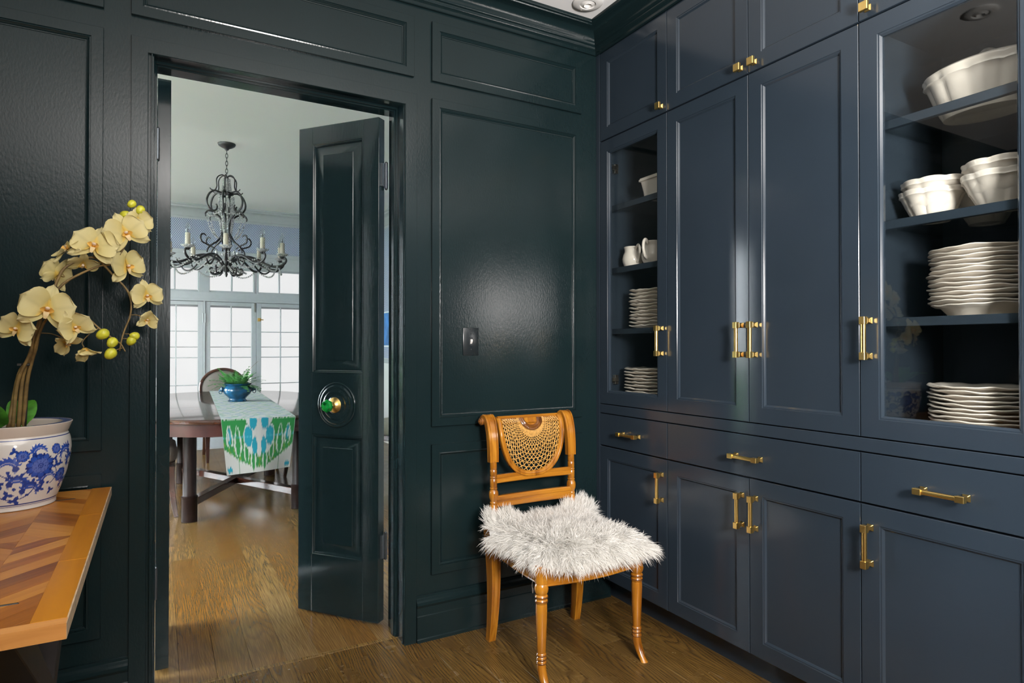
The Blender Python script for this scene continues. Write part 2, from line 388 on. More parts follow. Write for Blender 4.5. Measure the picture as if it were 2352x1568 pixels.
# ------------------------------------------------------------------ mesh helpers
class MB:
    def __init__(s):
        s.v, s.f = [], []
    def add(s, vs, fs):
        b = len(s.v)
        s.v.extend([tuple(map(float, p)) for p in vs])
        s.f.extend([tuple(b + i for i in f) for f in fs])
        return s
    def box(s, x0, x1, y0, y1, z0, z1):
        return s.add([(x0, y0, z0), (x1, y0, z0), (x1, y1, z0), (x0, y1, z0), (x0, y0, z1), (x1, y0, z1), (x1, y1, z1), (x0, y1, z1)],
                     [(0, 3, 2, 1), (4, 5, 6, 7), (0, 1, 5, 4), (1, 2, 6, 5), (2, 3, 7, 6), (3, 0, 4, 7)])
    def hexa(s, lo, hi):
        """prism between two 4-point loops"""
        return s.add(list(lo) + list(hi), [(0, 3, 2, 1), (4, 5, 6, 7), (0, 1, 5, 4), (1, 2, 6, 5), (2, 3, 7, 6), (3, 0, 4, 7)])
    def loops(s, rings, closed=True, cap0=False, cap1=False):
        n = len(rings[0]); vs = [p for r in rings for p in r]; fs = []
        for i in range(len(rings) - 1):
            for j in range(n if closed else n - 1):
                k = (j + 1) % n
                fs.append((i * n + j, i * n + k, (i + 1) * n + k, (i + 1) * n + j))
        if cap0: fs.append(tuple(range(n - 1, -1, -1)))
        if cap1: fs.append(tuple((len(rings) - 1) * n + j for j in range(n)))
        return s.add(vs, fs)
    def lathe(s, prof, n=32, c=(0, 0, 0), axis='Z', sy=1.0, cap=True):
        rings = []
        for r, h in prof:
            ring = []
            for j in range(n):
                a = 2 * PI * j / n
                x, y = r * math.cos(a), r * math.sin(a) * sy
                if axis == 'Z': p = (c[0] + x, c[1] + y, c[2] + h)
                elif axis == 'X': p = (c[0] + h, c[1] + x, c[2] + y)
                else: p = (c[0] + x, c[1] + h, c[2] + y)
                ring.append(p)
            rings.append(ring)
        return s.loops(rings, True, cap and prof[0][0] > 1e-5, cap and prof[-1][0] > 1e-5)
    def tube(s, pts, rad, n=8, closed=False, cap=True, flat=None):
        P = [Vector(p) for p in pts]; m = len(P)
        R = rad if hasattr(rad, '__len__') else [rad] * m
        T = []
        for i in range(m):
            a = P[(i - 1) % m] if (closed or i > 0) else P[i]
            b = P[(i + 1) % m] if (closed or i < m - 1) else P[i]
            t = (b - a); T.append(t.normalized() if t.length > 1e-9 else Vector((0, 0, 1)))
        up = Vector((0, 0, 1)) if abs(T[0].z) < 0.9 else Vector((1, 0, 0))
        u = T[0].cross(up).normalized(); rings = []
        for i in range(m):
            u = (u - T[i] * u.dot(T[i])).normalized(); w = T[i].cross(u)
            f = flat or 1.0
            rings.append([P[i] + (u * math.cos(2 * PI * j / n) + w * math.sin(2 * PI * j / n) * f) * R[i] for j in range(n)])
        if closed: rings.append(rings[0])
        return s.loops(rings, True, cap and not closed, cap and not closed)
    def sphere(s, c, r, nu=10, nv=6, sc=(1, 1, 1)):
        prof = [(r * math.sin(PI * i / nv), -r * math.cos(PI * i / nv)) for i in range(nv + 1)]
        rings = [[(c[0] + q * math.cos(2 * PI * j / nu) * sc[0], c[1] + q * math.sin(2 * PI * j / nu) * sc[1], c[2] + h * sc[2]) for j in range(nu)] for q, h in prof]
        return s.loops(rings)
    def grid(s, fn, nu, nv):
        vs = [fn(i / nu, j / nv) for j in range(nv + 1) for i in range(nu + 1)]
        fs = [(j * (nu + 1) + i, j * (nu + 1) + i + 1, (j + 1) * (nu + 1) + i + 1, (j + 1) * (nu + 1) + i) for j in range(nv) for i in range(nu)]
        return s.add(vs, fs)
    def xf(s, mtx, start=0):
        for i in range(start, len(s.v)):
            s.v[i] = tuple(mtx @ Vector(s.v[i]))
        return s
    def mesh(s, name, m, bevel=0.0, smooth=35, seg=1, weld=True, fix=True):
        me = bpy.data.meshes.new(name)
        me.from_pydata(s.v, [], s.f)
        if weld or bevel or fix:
            bm = bmesh.new(); bm.from_mesh(me)
            if weld: bmesh.ops.remove_doubles(bm, verts=bm.verts, dist=1e-6)
            if fix: bmesh.ops.recalc_face_normals(bm, faces=bm.faces)
            if bevel:
                ed = [e for e in bm.edges if len(e.link_faces) == 2 and e.calc_face_angle(0) > 0.5]
                bmesh.ops.bevel(bm, geom=ed, offset=bevel, segments=seg, affect='EDGES', profile=0.5, clamp_overlap=True)
            bm.to_mesh(me); bm.free()
        if m is not None: me.materials.append(m)
        if smooth:
            me.polygons.foreach_set('use_smooth', [True] * len(me.polygons))
            if smooth < 180: me.set_sharp_from_angle(angle=math.radians(smooth))
        me.update()
        return me
    def build(s, name, m, parent=None, **kw):
        return link(name, s.mesh(name, m, **kw), parent)

def link(name, data, parent=None):
    o = bpy.data.objects.new(name, data)
    COL.objects.link(o)
    if parent is not None: o.parent = parent
    return o

def thing(name, label, cat, loc=(0, 0, 0), rz=0.0, group=None):
    o = link(name, None)
    o.empty_display_size = 0.05
    o.location = loc; o.rotation_euler = (0, 0, rz)
    return tag(o, label, cat, group)

def tag(o, label, cat, group=None):
    o['label'] = label; o['category'] = cat
    if group: o['group'] = group
    return o

def struct(o):
    o['kind'] = 'structure'
    return o

def copy_tree(o, parent=None):
    c = o.copy(); COL.objects.link(c)
    if parent is not None: c.parent = parent
    for ch in list(o.children): copy_tree(ch, c)
    return c

def pigment(o, cols):
    """store a per-vertex pigment colour"""
    me = o.data
    a = me.color_attributes.new('pigment', 'FLOAT_COLOR', 'POINT')
    c = np.ones((len(me.vertices), 4), dtype=np.float32); c[:, :3] = cols
    a.data.foreach_set('color', c.ravel())

def spline(pts, n=8):
    """Catmull-Rom through the points"""
    P = [np.array(p, float) for p in pts]; out = []
    for i in range(len(P) - 1):
        p0 = P[i - 1] if i else 2 * P[0] - P[1]; p1, p2 = P[i], P[i + 1]
        p3 = P[i + 2] if i + 2 < len(P) else 2 * P[-1] - P[-2]
        for k in range(n):
            t = k / n
            out.append(0.5 * ((2 * p1) + (-p0 + p2) * t + (2 * p0 - 5 * p1 + 4 * p2 - p3) * t * t + (-p0 + 3 * p1 - 3 * p2 + p3) * t ** 3))
    out.append(P[-1])
    return [tuple(map(float, p)) for p in out]

def frame_rings(mb, x0, x1, z0, z1, prof, to3, fill=False, close=False, open_bottom=False):
    """mitred picture frame; prof = [(inset, height)]"""
    rings = []
    for ins, h in prof:
        zb = z0 if open_bottom else z0 + ins
        pts = [(x0 + ins, zb), (x0 + ins, z1 - ins), (x1 - ins, z1 - ins), (x1 - ins, zb)]
        rings.append([to3(p[0], p[1], h) for p in pts])
    if close: rings.append(rings[0])
    mb.loops(rings, closed=not open_bottom)
    if fill: mb.add(rings[-1], [(0, 1, 2, 3)])
    return mb

# ================================================================== SETTING: pantry shell
YB, XC = 2.432, 1.835          # back wall plane, cabinet face plane
ZC = 2.71                      # pantry ceiling
DY0, DY1, DX0, DX1, DZ = 2.62, 8.2, -2.3, 2.5, 2.85
OX0, OX1, OZ = -0.022, 0.872, 2.20   # doorway

def lay_floor(name, x0, x1, y0, y1, m, w, seed):
    sub = MB().box(x0 - 0.05, x1 + (0.5 if x1 < 2 else 0.05), y0, y1, -0.06, -0.0185).build(name, m)
    struct(sub)
    rnd = random.Random(seed)
    x = x0
    while x < x1 - 1e-4:
        ww = min(w * rnd.uniform(0.97, 1.03), x1 - x)
        y = y0 - rnd.uniform(0, 1.2)
        while y < y1:
            l = rnd.uniform(1.3, 2.5)
            a, b = max(y, y0), min(y + l, y1)
            if b - a > 0.02:
                dz = 0.0
                mb = MB()
                g, c = 0.0004, 0.0003
                lo = [(x + g, a + g), (x + ww - g, a + g), (x + ww - g, b - g), (x + g, b - g)]
                up = [(x + g + c, a + g + c), (x + ww - g - c, a + g + c), (x + ww - g - c, b - g - c), (x + g + c, b - g - c)]
                mb.loops([[(*p, -0.018) for p in lo], [(*p, dz - 0.0006) for p in lo], [(*p, dz) for p in up]], True, False, True)
                mb.build('plank', m, sub, smooth=0, weld=False)
            y += l
        x += ww
    return sub

FP = lay_floor('floor', -2.0, 1.935, -2.6, 2.503, M_OAKP, 0.118, 3)
MB().box(OX0 - 0.03, OX1 + 0.03, 2.504, 2.524, -0.018, 0.0012).build('threshold_strip', M_OAKP, FP, bevel=0.001)
lay_floor('floor', DX0, DX1, 2.525, DY1, M_OAKD, 0.118, 5)

mb = MB()
mb.box(-2.0, OX0, YB, DY0, 0, ZC + 0.04); mb.box(OX1, 2.40, YB, DY0, 0, ZC + 0.04); mb.box(OX0, OX1, YB, DY0, OZ, ZC + 0.04)
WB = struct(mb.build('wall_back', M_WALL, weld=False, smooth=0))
struct(MB().box(-2.12, -2.0, -2.6, DY0, 0, 2.75).build('wall_left', M_WALL, smooth=0))
struct(MB().box(1.855, 2.40, -2.6, 0.664, 0, 2.75).build('wall_right', M_CAB, smooth=0))
struct(MB().box(2.29, 2.40, 0.664, YB, 0, 2.75).build('wall_right_behind', M_CABIN, smooth=0))
struct(MB().box(-2.12, 2.40, -2.72, -2.6, 0, 2.75).build('wall_rear', M_WALL, smooth=0))
struct(MB().box(-2.12, 2.40, -2.72, DY0, ZC, ZC + 0.08).build('ceiling', M_CEIL, smooth=0))

def window_unit(name, to3, u0, u1, z0, z1, nu, nz, m, shade=None, gap=0.04, sub_mid=None, fw=0.05):
    """frame > bars; each pane its own piece; to3(u, d, z) with d = distance behind the wall face"""
    def bx(mb, a0, a1, d0, d1, b0, b1):
        p = [to3(u, d, z) for u in (a0, a1) for d in (d0, d1) for z in (b0, b1)]
        xs, ys, zs = zip(*p)
        return mb.box(min(xs), max(xs), min(ys), max(ys), min(zs), max(zs))
    mb = MB()
    bx(mb, u0, u0 + fw, 0, 0.045, z0, z1); bx(mb, u1 - fw, u1, 0, 0.045, z0, z1)
    bx(mb, u0 + fw, u1 - fw, 0, 0.045, z0, z0 + fw); bx(mb, u0 + fw, u1 - fw, 0, 0.045, z1 - fw, z1)
    w = struct(mb.build(name, m, bevel=0.003, weld=False, smooth=0))
    for i in range(1, nu):
        u = u0 + fw + (u1 - u0 - 2 * fw) * i / nu
        mb = MB(); bx(mb, u - 0.009, u + 0.009, 0.004, 0.04, z0 + fw, z1 - fw); mb.build('muntin', m, w, bevel=0.003, smooth=0)
    for i in range(1, nz):
        z = z0 + fw + (z1 - z0 - 2 * fw) * i / nz
        mb = MB(); bx(mb, u0 + fw, u1 - fw, 0.006, 0.038, z - 0.009, z + 0.009); mb.build('muntin', m, w, bevel=0.003, smooth=0)
    for i in range(nu):
        for k in range(nz):
            a = u0 + fw + (u1 - u0 - 2 * fw) * i / nu; b = u0 + fw + (u1 - u0 - 2 * fw) * (i + 1) / nu
            c = z0 + fw + (z1 - z0 - 2 * fw) * k / nz; d = z0 + fw + (z1 - z0 - 2 * fw) * (k + 1) / nz
            mb = MB(); bx(mb, a, b, 0.020, 0.024, c, d); mb.build('pane', M_WINGLASS, w, smooth=0)
    if shade:
        mb = MB(); bx(mb, u0 + 0.01, u1 - 0.01, gap, gap + 0.004, z0 + 0.01, z1 - 0.012); mb.build('roller_shade', shade, w, smooth=0)
    return w


# raised panel frames on the back wall
to_back = lambda x, z, h: (x, YB - h, z)
FR = [(0, -0.001), (0, 0.0105), (0.0012, 0.012), (0.0335, 0.012), (0.0345, 0.0095), (0.0385, 0.0110), (0.0405, 0.0085), (0.0450, 0.0060), (0.0465, 0.0030), (0.0500, 0.0022), (0.0505, -0.001)]
for r in [(.985, 1.743, .871, 2.230), (.985, 1.743, 2.302, 2.549), (.985, 1.743, .262, .797), (-.081, .907, 2.302, 2.549),
          (-1.55, -.157, .866, 2.236), (-1.55, -.157, 2.302, 2.549), (-1.55, -.157, .262, .791)]:
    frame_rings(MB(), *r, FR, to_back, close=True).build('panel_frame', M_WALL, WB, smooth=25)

# door casing: mitred, stepped towards the jamb
CAS = [(0, -0.001), (0, 0.0105), (0.001, 0.012), (0.048, 0.012), (0.0495, 0.0105), (0.0495, -0.001)]
mb = MB(); frame_rings(mb, -.0805, .919, 0, 2.2325, CAS, to_back, open_bottom=True)
struct(mb.build('trim_1', M_WALL, smooth=25))
# jamb lining with its stop mouldings
mb = MB()
def jamb_ring(mb, ins, y0, y1):
    """a three sided lining strip standing INS proud of the opening"""
    a = [(OX0 + p, z) for p, z in ((0, 0),)]
    for (x0, x1, z0, z1) in ((OX0 - 0.001, OX0 + ins, 0, OZ), (OX1 - ins, OX1 + 0.001, 0, OZ), (OX0 + ins, OX1 - ins, OZ - ins, OZ + 0.001)):
        mb.box(x0, x1, y0, y1, z0, z1)
jamb_ring(mb, 0.004, 2.4215, 2.432); jamb_ring(mb, 0.008, 2.432, 2.448); jamb_ring(mb, 0.003, 2.448, 2.51)
jamb_ring(mb, 0.012, 2.51, 2.522); jamb_ring(mb, 0.017, 2.522, 2.552); jamb_ring(mb, 0.003, 2.552, 2.628)
struct(mb.build('trim_2', M_DOORP, bevel=0.0015, weld=False, smooth=25))

# baseboard along the back wall, right and left of the casing
BP = [(0.0, -0.001), (0.022, -0.0), (0.022, 0.012), (0.019, 0.016), (0.019, 0.104), (0.0165, 0.107), (0.0165, 0.139), (0.019, 0.143), (0.021, 0.150), (0.019, 0.160), (0.013, 0.166), (0.0105, 0.174), (0.0085, 0.176), (0.007, 0.185), (0.0, 0.186)]
def run(mb, prof, x0, x1):
    mb.loops([[(x0, YB - p, z) for p, z in prof], [(x1, YB - p, z) for p, z in prof]], True, True, True)
mb = MB(); run(mb, BP, 0.9195, 1.905); struct(mb.build('baseboard_back', M_WALL, smooth=25))
mb = MB(); run(mb, BP, -2.0, -0.081); struct(mb.build('baseboard_back_left', M_WALL, smooth=25))

# crown moulding
CP = [(0.0, 2.598), (0.010, 2.598), (0.012, 2.601), (0.012, 2.612), (0.016, 2.616), (0.022, 2.619), (0.025, 2.625), (0.025, 2.631), (0.030, 2.633)]
for i in range(0, 9):
    a = PI / 2 * i / 8
    CP.append((0.032 + 0.050 * (1 - math.cos(a)), 2.636 + 0.052 * math.sin(a)))
CP += [(0.088, 2.690), (0.090, 2.694), (0.098, 2.697), (0.100, 2.702), (0.100, 2.7105), (0.0, 2.7105)]
mb = MB()
mb.loops([[(-2.0, YB - p, z) for p, z in CP], [(XC - p, YB - p, z) for p, z in CP], [(XC - p, -2.6, z) for p, z in CP]], True, True, True)
struct(mb.build('trim_3', M_WALL, smooth=30))

# recessed lamps
for k, (x, y) in enumerate([(1.635, 2.225), (0.47, 1.42)]):
    lab = ['white eyeball recessed lamp in the ceiling corner above the cabinets', 'white recessed lamp over the middle of the pantry, mirrored in the glass cupboard door'][k]
    t = thing('ceiling_lamp', lab, 'lamp', (x, y, ZC))
    pr = [(0.066, 0.0), (0.066, -0.006), (0.062, -0.010), (0.040, -0.013), (0.036, -0.013), (0.034, -0.010), (0.034, 0.0)]
    MB().lathe(pr, 40).build('trim_ring', M_LAMPW, t, smooth=40)
    mb = MB(); mb.lathe([(0.0335, -0.004)] + [(0.0335 * math.cos(a), -0.004 - 0.012 * math.sin(a)) for a in [PI / 2 * i / 6 for i in range(1, 5)]] + [(0.018, -0.0165), (0.015, -0.006), (0.0, -0.005)], 32)
    mb.build('eyeball', M_LAMPW, t, smooth=40)
    for sx in (-1, 1):
        MB().sphere((0, sx * 0.051, -0.0115), 0.003, 8, 5).build('screw', M_HINGE, t, smooth=180)

# light switch
t = thing('light_switch', 'dark switch plate with a white toggle on the tall wall panel', 'switch', (1.166, YB, 1.223))
MB().box(-0.037, 0.037, -0.006, 0.0, -0.059, 0.059).build('plate', M_BLACKPL, t, bevel=0.003, seg=2)
MB().box(-0.008, 0.008, -0.0075, -0.004, -0.017, 0.017).build('toggle_slot', M_BLACKPL, t, bevel=0.0008)
MB().hexa([(-.005, -.006, -.011), (.005, -.006, -.011), (.005, -.006, .009), (-.005, -.006, .009)], [(-.004, -.016, .001), (.004, -.016, .001), (.004, -.014, .010), (-.004, -.014, .010)]).build('toggle', M_TOGGLE, t, bevel=0.001)
for sz in (-0.034, 0.034):
    MB().lathe([(0.003, 0), (0.003, -0.001), (0.0, -0.0012)], 10, (0, -0.006, sz), 'Y').build('screw', M_BLACKPL, t)

# ================================================================== SETTING: dining room beyond the doorway
def holed(mb, axis, at, th, u0, u1, z0, z1, holes):
    """wall slab with rectangular holes sharing one z range"""
    def bx(a, b, c, d):
        if b - a < 1e-4 or d - c < 1e-4: return
        if axis == 'X': mb.box(min(at, at + th), max(at, at + th), a, b, c, d)
        else: mb.box(a, b, min(at, at + th), max(at, at + th), c, d)
    u = u0
    for (a, b, c, d) in holes:
        bx(u, a, z0, z1); bx(a, b, z0, c); bx(a, b, d, z1); u = b
    bx(u, u1, z0, z1)
    return mb
WZ = 2.145
struct(holed(MB(), 'Y', DY1, 0.2, DX0, DX1, 0, DZ + 0.05, [(-1.818, 1.62, 0.0, WZ)]).build('wall_far', M_WHITE, weld=False, smooth=0))
struct(holed(MB(), 'Y', DY0, 0.01, DX0, DX1, 0, DZ + 0.05, [(OX0 - 0.001, OX1 + 0.001, 0.0, OZ)]).build('wall_dining_near', M_WHITE, weld=False, smooth=0))
struct(holed(MB(), 'X', DX0, -0.2, DY0, DY1, 0, DZ + 0.05, [(2.8, 4.1, 0.25, 2.4), (4.75, 5.35, 0.25, 2.4), (6.1, 7.7, 0.25, 2.4)]).build('wall_dining_left', M_WHITE, weld=False, smooth=0))
struct(MB().box(DX1, DX1 + 0.2, DY0, DY1, 0, DZ + 0.05).build('wall_dining_right', M_WHITE, smooth=0))
struct(MB().box(DX0 - 0.2, DX1 + 0.2, DY0 - 0.0, DY1 + 0.2, DZ, DZ + 0.1).build('ceiling', M_CEILD, smooth=0))
# wallpaper bands and dado
struct(MB().box(DX0, DX1, DY1 - 0.004, DY1 - 0.0005, 2.335, 2.70).build('wall_far_paper', M_PAPER, smooth=0))
struct(MB().box(DX1 - 0.004, DX1 - 0.0005, DY0 + 0.012, DY1 - 0.005, 1.06, 2.70).build('wall_dining_right_paper', M_PAPER, smooth=0))
struct(MB().box(DX1 - 0.03, DX1 - 0.0005, DY0 + 0.012, DY1 - 0.005, 1.00, 1.06).build('trim_4', M_TRIMG, bevel=0.006))
def crown_d(mb, pts, prof):
    rings = []
    for (x, y, sx, sy) in pts:
        rings.append([(x + sx * p, y + sy * p, z) for p, z in prof])
    mb.loops(rings, True, True, True)
DCP = [(0, 2.69), (0.012, 2.69), (0.014, 2.715), (0.022, 2.72), (0.03, 2.74), (0.055, 2.775), (0.09, 2.80), (0.11, 2.805), (0.115, 2.825), (0.125, 2.83), (0.125, 2.851), (0, 2.851)]
mb = MB(); crown_d(mb, [(DX0, DY0 + 0.011, 1, 1), (DX0, DY1, 1, -1), (DX1, DY1, -1, -1), (DX1, DY0 + 0.011, -1, 1), (DX0, DY0 + 0.011, 1, 1)], DCP)
struct(mb.build('trim_5', M_TRIMG, smooth=30))
# fixed frame of the window wall: head, transom bar, posts, base
mb = MB()
mb.box(-1.90, 1.70, DY1 - 0.022, DY1 - 0.0005, 2.135, 2.335)
mb.box(-1.90, 1.70, DY1 - 0.030, DY1 - 0.021, 2.285, 2.335)
mb.box(-1.818, 1.62, DY1 - 0.012, DY1 + 0.10, 1.737, 1.848)
mb.box(-1.818, 1.62, DY1 - 0.022, DY1 - 0.011, 1.737, 1.765)
for x in (-1.818, -0.672, 0.474, 1.62):
    mb.box(x - 0.011, x + 0.011, DY1 - 0.010, DY1 + 0.10, 0.0, 1.740)
    mb.box(x - 0.055, x + 0.055, DY1 - 0.006, DY1 + 0.10, 1.845, 2.140)
struct(mb.build('trim_6', M_TRIMG, bevel=0.002, weld=False, smooth=0))
mb = MB().box(DX0, -1.9, DY1 - 0.02, DY1 - 0.0005, 0, 0.16).box(1.70, DX1, DY1 - 0.02, DY1 - 0.0005, 0, 0.16)
struct(mb.build('baseboard_far', M_TRIMG, bevel=0.003, weld=False))
struct(MB().box(-1.95, 1.75, DY1 + 0.14, DY1 + 0.16, -0.05, 2.3).build('light_block_panel', M_TRIMG, smooth=0))  # unseen panel added behind the shades to block the sky light
struct(MB().box(-1.818, 1.62, DY1 + 0.001, DY1 + 0.14, -0.05, 0.0115).build('light_leak_seal', M_TRIMG, smooth=0))  # strip added to seal the light leak under the door leaves
n = 1
for j, x in enumerate((-1.818, -0.672, 0.474)):
    for k in range(2):
        # transom light
        a = x + 0.058 + k * 0.573 - (0.0 if k == 0 else 0.032); b = a + 0.478 + (0.0)
        to_far = lambda u, d, z: (u, DY1 + 0.012 + d, z)
        window_unit('window_%d' % n, to_far, a - 0.022, b + 0.022, 1.846, 2.142, 2, 1, M_TRIMG, M_SHADE, 0.055, fw=0.022)
        # glazed French door leaf
        u0 = x + 0.011 + k * 0.563; u1 = u0 + 0.560
        mb = MB(); d0, d1 = DY1 + 0.002, DY1 + 0.044; st = 0.054; zb, zt, gb, gt = 0.012, 1.734, 0.43, 1.690
        mb.box(u0, u0 + st, d0, d1, zb, zt); mb.box(u1 - st, u1, d0, d1, zb, zt)
        mb.box(u0 + st, u1 - st, d0, d1, gt, zt); mb.box(u0 + st, u1 - st, d0 + 0.014, d1, zb, gb)
        mb.box(u0 + st, u1 - st, d0, d0 + 0.016, zb, zb + 0.12); mb.box(u0 + st, u1 - st, d0, d0 + 0.016, gb - 0.05, gb)
        dr = struct(mb.build('door_%d' % (n + 10), M_TRIMG, bevel=0.002, weld=False, smooth=0))
        um = (u0 + u1) / 2
        MB().box(um - 0.006, um + 0.006, d0 + 0.004, d1 - 0.004, gb, gt).build('muntin', M_TRIMG, dr, bevel=0.002, smooth=0)
        zs = [gb, 0.754, 1.075, 1.383, gt]
        for z in zs[1:-1]:
            MB().box(u0 + st, u1 - st, d0 + 0.006, d1 - 0.006, z - 0.005, z + 0.005).build('muntin', M_TRIMG, dr, bevel=0.002, smooth=0)
        for (p, q) in ((u0 + st, um), (um, u1 - st)):
            for z0, z1 in zip(zs[:-1], zs[1:]):
                MB().box(p, q, d0 + 0.02, d0 + 0.024, z0, z1).build('pane', M_WINGLASS, dr, smooth=0)
        MB().box(u0 + 0.03, u1 - 0.03, d1 + 0.03, d1 + 0.034, gb - 0.03, 1.672).build('roller_shade', M_SHADE, dr, smooth=0)
        MB().box(u0 + 0.03, u1 - 0.03, d1 + 0.024, d1 + 0.030, 1.195, 1.203).build('shade_batten', M_TRIMG, dr, smooth=0)
        hx = u0 if k == 0 else u1
        for hz in (1.54, 0.35):
            mb = MB(); mb.lathe([(0.009, -0.055), (0.009, 0.055)], 10, (hx, d0 - 0.008, hz)); mb.box(hx - 0.028, hx + 0.028, d0 - 0.004, d0 + 0.001, hz - 0.05, hz + 0.05)
            mb.build('hinge', M_TRIMG, dr, smooth=40, weld=False)
        if k == 0:
            mb = MB(); mb.box(u1 - 0.022, u1 - 0.010, d0 - 0.006, d0, 1.62, 1.73); mb.box(u1 - 0.026, u1 - 0.006, d0 - 0.010, d0, 1.690, 1.700); mb.box(u1 - 0.026, u1 - 0.006, d0 - 0.010, d0, 1.640, 1.650)
            mb.build('flush_bolt', M_HINGE, dr, weld=False, smooth=0)
        else:
            mb = MB(); mb.box(u0 + 0.012, u0 + 0.045, d0 - 0.010, d0, 1.512, 1.552); mb.tube([(u0 + 0.03, d0 - 0.01, 1.533), (u0 + 0.035, d0 - 0.03, 1.533), (u0 + 0.075, d0 - 0.032, 1.530)], 0.006, 8)
            mb.build('latch', M_BRASS, dr, weld=False)
        n += 1
for k, (a, b) in enumerate(((2.8, 4.1), (4.75, 5.35), (6.1, 7.7))):
    window_unit('window_%d' % (30 + k), lambda u, d, z: (DX0 - d - 0.05, u, z), a, b, 0.25, 2.4, 1 if b - a < 1 else 3, 3, M_TRIMG)

# garden beyond the side windows
struct(MB().box(-14, DX0 - 0.25, -2, 12, -0.5, -0.4).build('bounce_ground', M_PALEGROUND, smooth=0))  # unseen ground, made pale to bounce daylight onto the dining ceiling
def hedge_pt(u, v):
    x = -6.2; y = -1 + 12 * u; h = v * 2.1
    return (x - 0.25 * math.sin(13 * u * PI + 5 * v) - 0.5 * v * v, y, -0.4 + h + 0.15 * math.sin(31 * u + 3 * v))
mb = MB()
rings = []
for i in range(61):
    u = i / 60; y = -1 + 12 * u
    rings.append([(-8.4 + (0.75 + 0.12 * math.sin(9 * u + 2 * a) + 0.08 * math.sin(37 * u + 5 * a)) * math.cos(a), y, -0.4 + (1.35 + 0.2 * math.sin(17 * u)) * max(0, math.sin(a)) ** 0.6) for a in [PI * j / 14 for j in range(15)]])
mb.loops(rings, False)
struct(mb.build('hedge', M_HEDGE, smooth=180))

# the pair of panelled doors into the dining room
def door_leaf(name, loc, rz, w, knob, sgn):
    r = link(name, None); r.location = loc; r.rotation_euler = (0, 0, rz); struct(r)
    th, z0, z1 = 0.044, 0.012, 2.195
    s0, s1 = 0.079, w - 0.075
    pans = [(0.267, 0.808), (1.083, 2.118)]
    mb = MB()
    mb.box(0, s0, -th, 0, z0, z1); mb.box(s1, w, -th, 0, z0, z1)
    mb.box(s0, s1, -th, 0, z0, pans[0][0]); mb.box(s0, s1, -th, 0, pans[0][1], pans[1][0]); mb.box(s0, s1, -th, 0, pans[1][1], z1)
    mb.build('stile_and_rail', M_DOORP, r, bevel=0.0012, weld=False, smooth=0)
    PR = [(0, -0.004), (0, 0.001), (0.004, 0.001), (0.007, -0.002), (0.010, -0.0025), (0.014, -0.006), (0.016, -0.0115), (0.020, -0.012), (0.056, -0.0045), (0.058, -0.0025), (0.060, -0.0025)]
    for (a, b) in pans:
        mb = MB()
        frame_rings(mb, s0, s1, a, b, PR, lambda u, z, h: (u, h, z), fill=True)
        frame_rings(mb, s0, s1, a, b, PR, lambda u, z, h: (u, -th - h, z), fill=True)
        mb.build('door_panel', M_DOORP, r, smooth=20)
    for z in (0.335, 1.949):
        mb = MB(); ky = -th if knob else 0.0
        mb.lathe([(0.0075, -0.054), (0.0075, 0.054)], 14, (-0.009, ky, z)); mb.sphere((-0.009, ky, z + 0.055), 0.0075, 12, 6); mb.sphere((-0.009, ky, z - 0.055), 0.0075, 12, 6)
        mb.box(-0.009, 0.0015, ky - 0.002 if ky == 0 else ky, ky if ky == 0 else ky + 0.030, z - 0.05, z + 0.05)
        for k in (-0.018, 0.018): mb.lathe([(0.0082, -0.001), (0.0082, 0.001)], 14, (-0.009, ky, z + k))
        mb.build('hinge', M_CHROME, r, smooth=40, weld=False)
    if knob:
        c = (0.215, 0, 0.944)
        pr = [(0.100, 0.0), (0.1005, 0.004), (0.098, 0.0075), (0.094, 0.008), (0.091, 0.006), (0.087, 0.007), (0.083, 0.0115), (0.078, 0.012), (0.074, 0.0095), (0.068, 0.010), (0.062, 0.014), (0.056, 0.0145), (0.050, 0.011), (0.044, 0.0105), (0.038, 0.0145), (0.033, 0.016), (0.028, 0.0165), (0.0, 0.0165)]
        MB().lathe([(a, h) for a, h in pr], 64, c, 'Y').build('rosette', M_DOORP, r, smooth=50)
        pr = [(0.034, 0.016), (0.034, 0.019), (0.028, 0.023), (0.016, 0.030), (0.0125, 0.036), (0.0125, 0.040), (0.017, 0.048), (0.019, 0.050), (0.0, 0.050)]
        MB().lathe(pr, 40, c, 'Y').build('brass_collar', M_BRASS, r, smooth=35)
        pr = [(0.015, 0.049), (0.023, 0.056), (0.0285, 0.066), (0.0285, 0.074), (0.022, 0.084), (0.012, 0.088), (0.0, 0.089)]
        MB().lathe(pr, 8, c, 'Y').build('glass_knob', M_EMERALD, r, smooth=0)
    return r
door_leaf('door_1', (0.829, 2.644, 0), math.radians(128.87), 0.428, True, 1)
door_leaf('door_2', (-0.004, 2.662, 0), math.radians(90), 0.428, False, 1)

# ================================================================== CABINETS
CD = 0.020                       # door thickness
to_cab = lambda y, z, h: (XC - h, y, z)
DPR = [(0.0, -CD), (0.0, -0.0012), (0.0012, 0.0), (0.0545, 0.0), (0.0560, -0.0022), (0.0600, -0.0026), (0.0640, -0.0070), (0.0660, -0.0086)]
GPR = [(0.0, -CD), (0.0, -0.0012), (0.0012, 0.0), (0.0545, 0.0), (0.0560, -0.0022), (0.0600, -0.0026), (0.0640, -0.0070), (0.0655, -0.0090), (0.0655, -CD)]
SPR = [(0.0, -CD), (0.0, -0.0012), (0.0012, 0.0)]

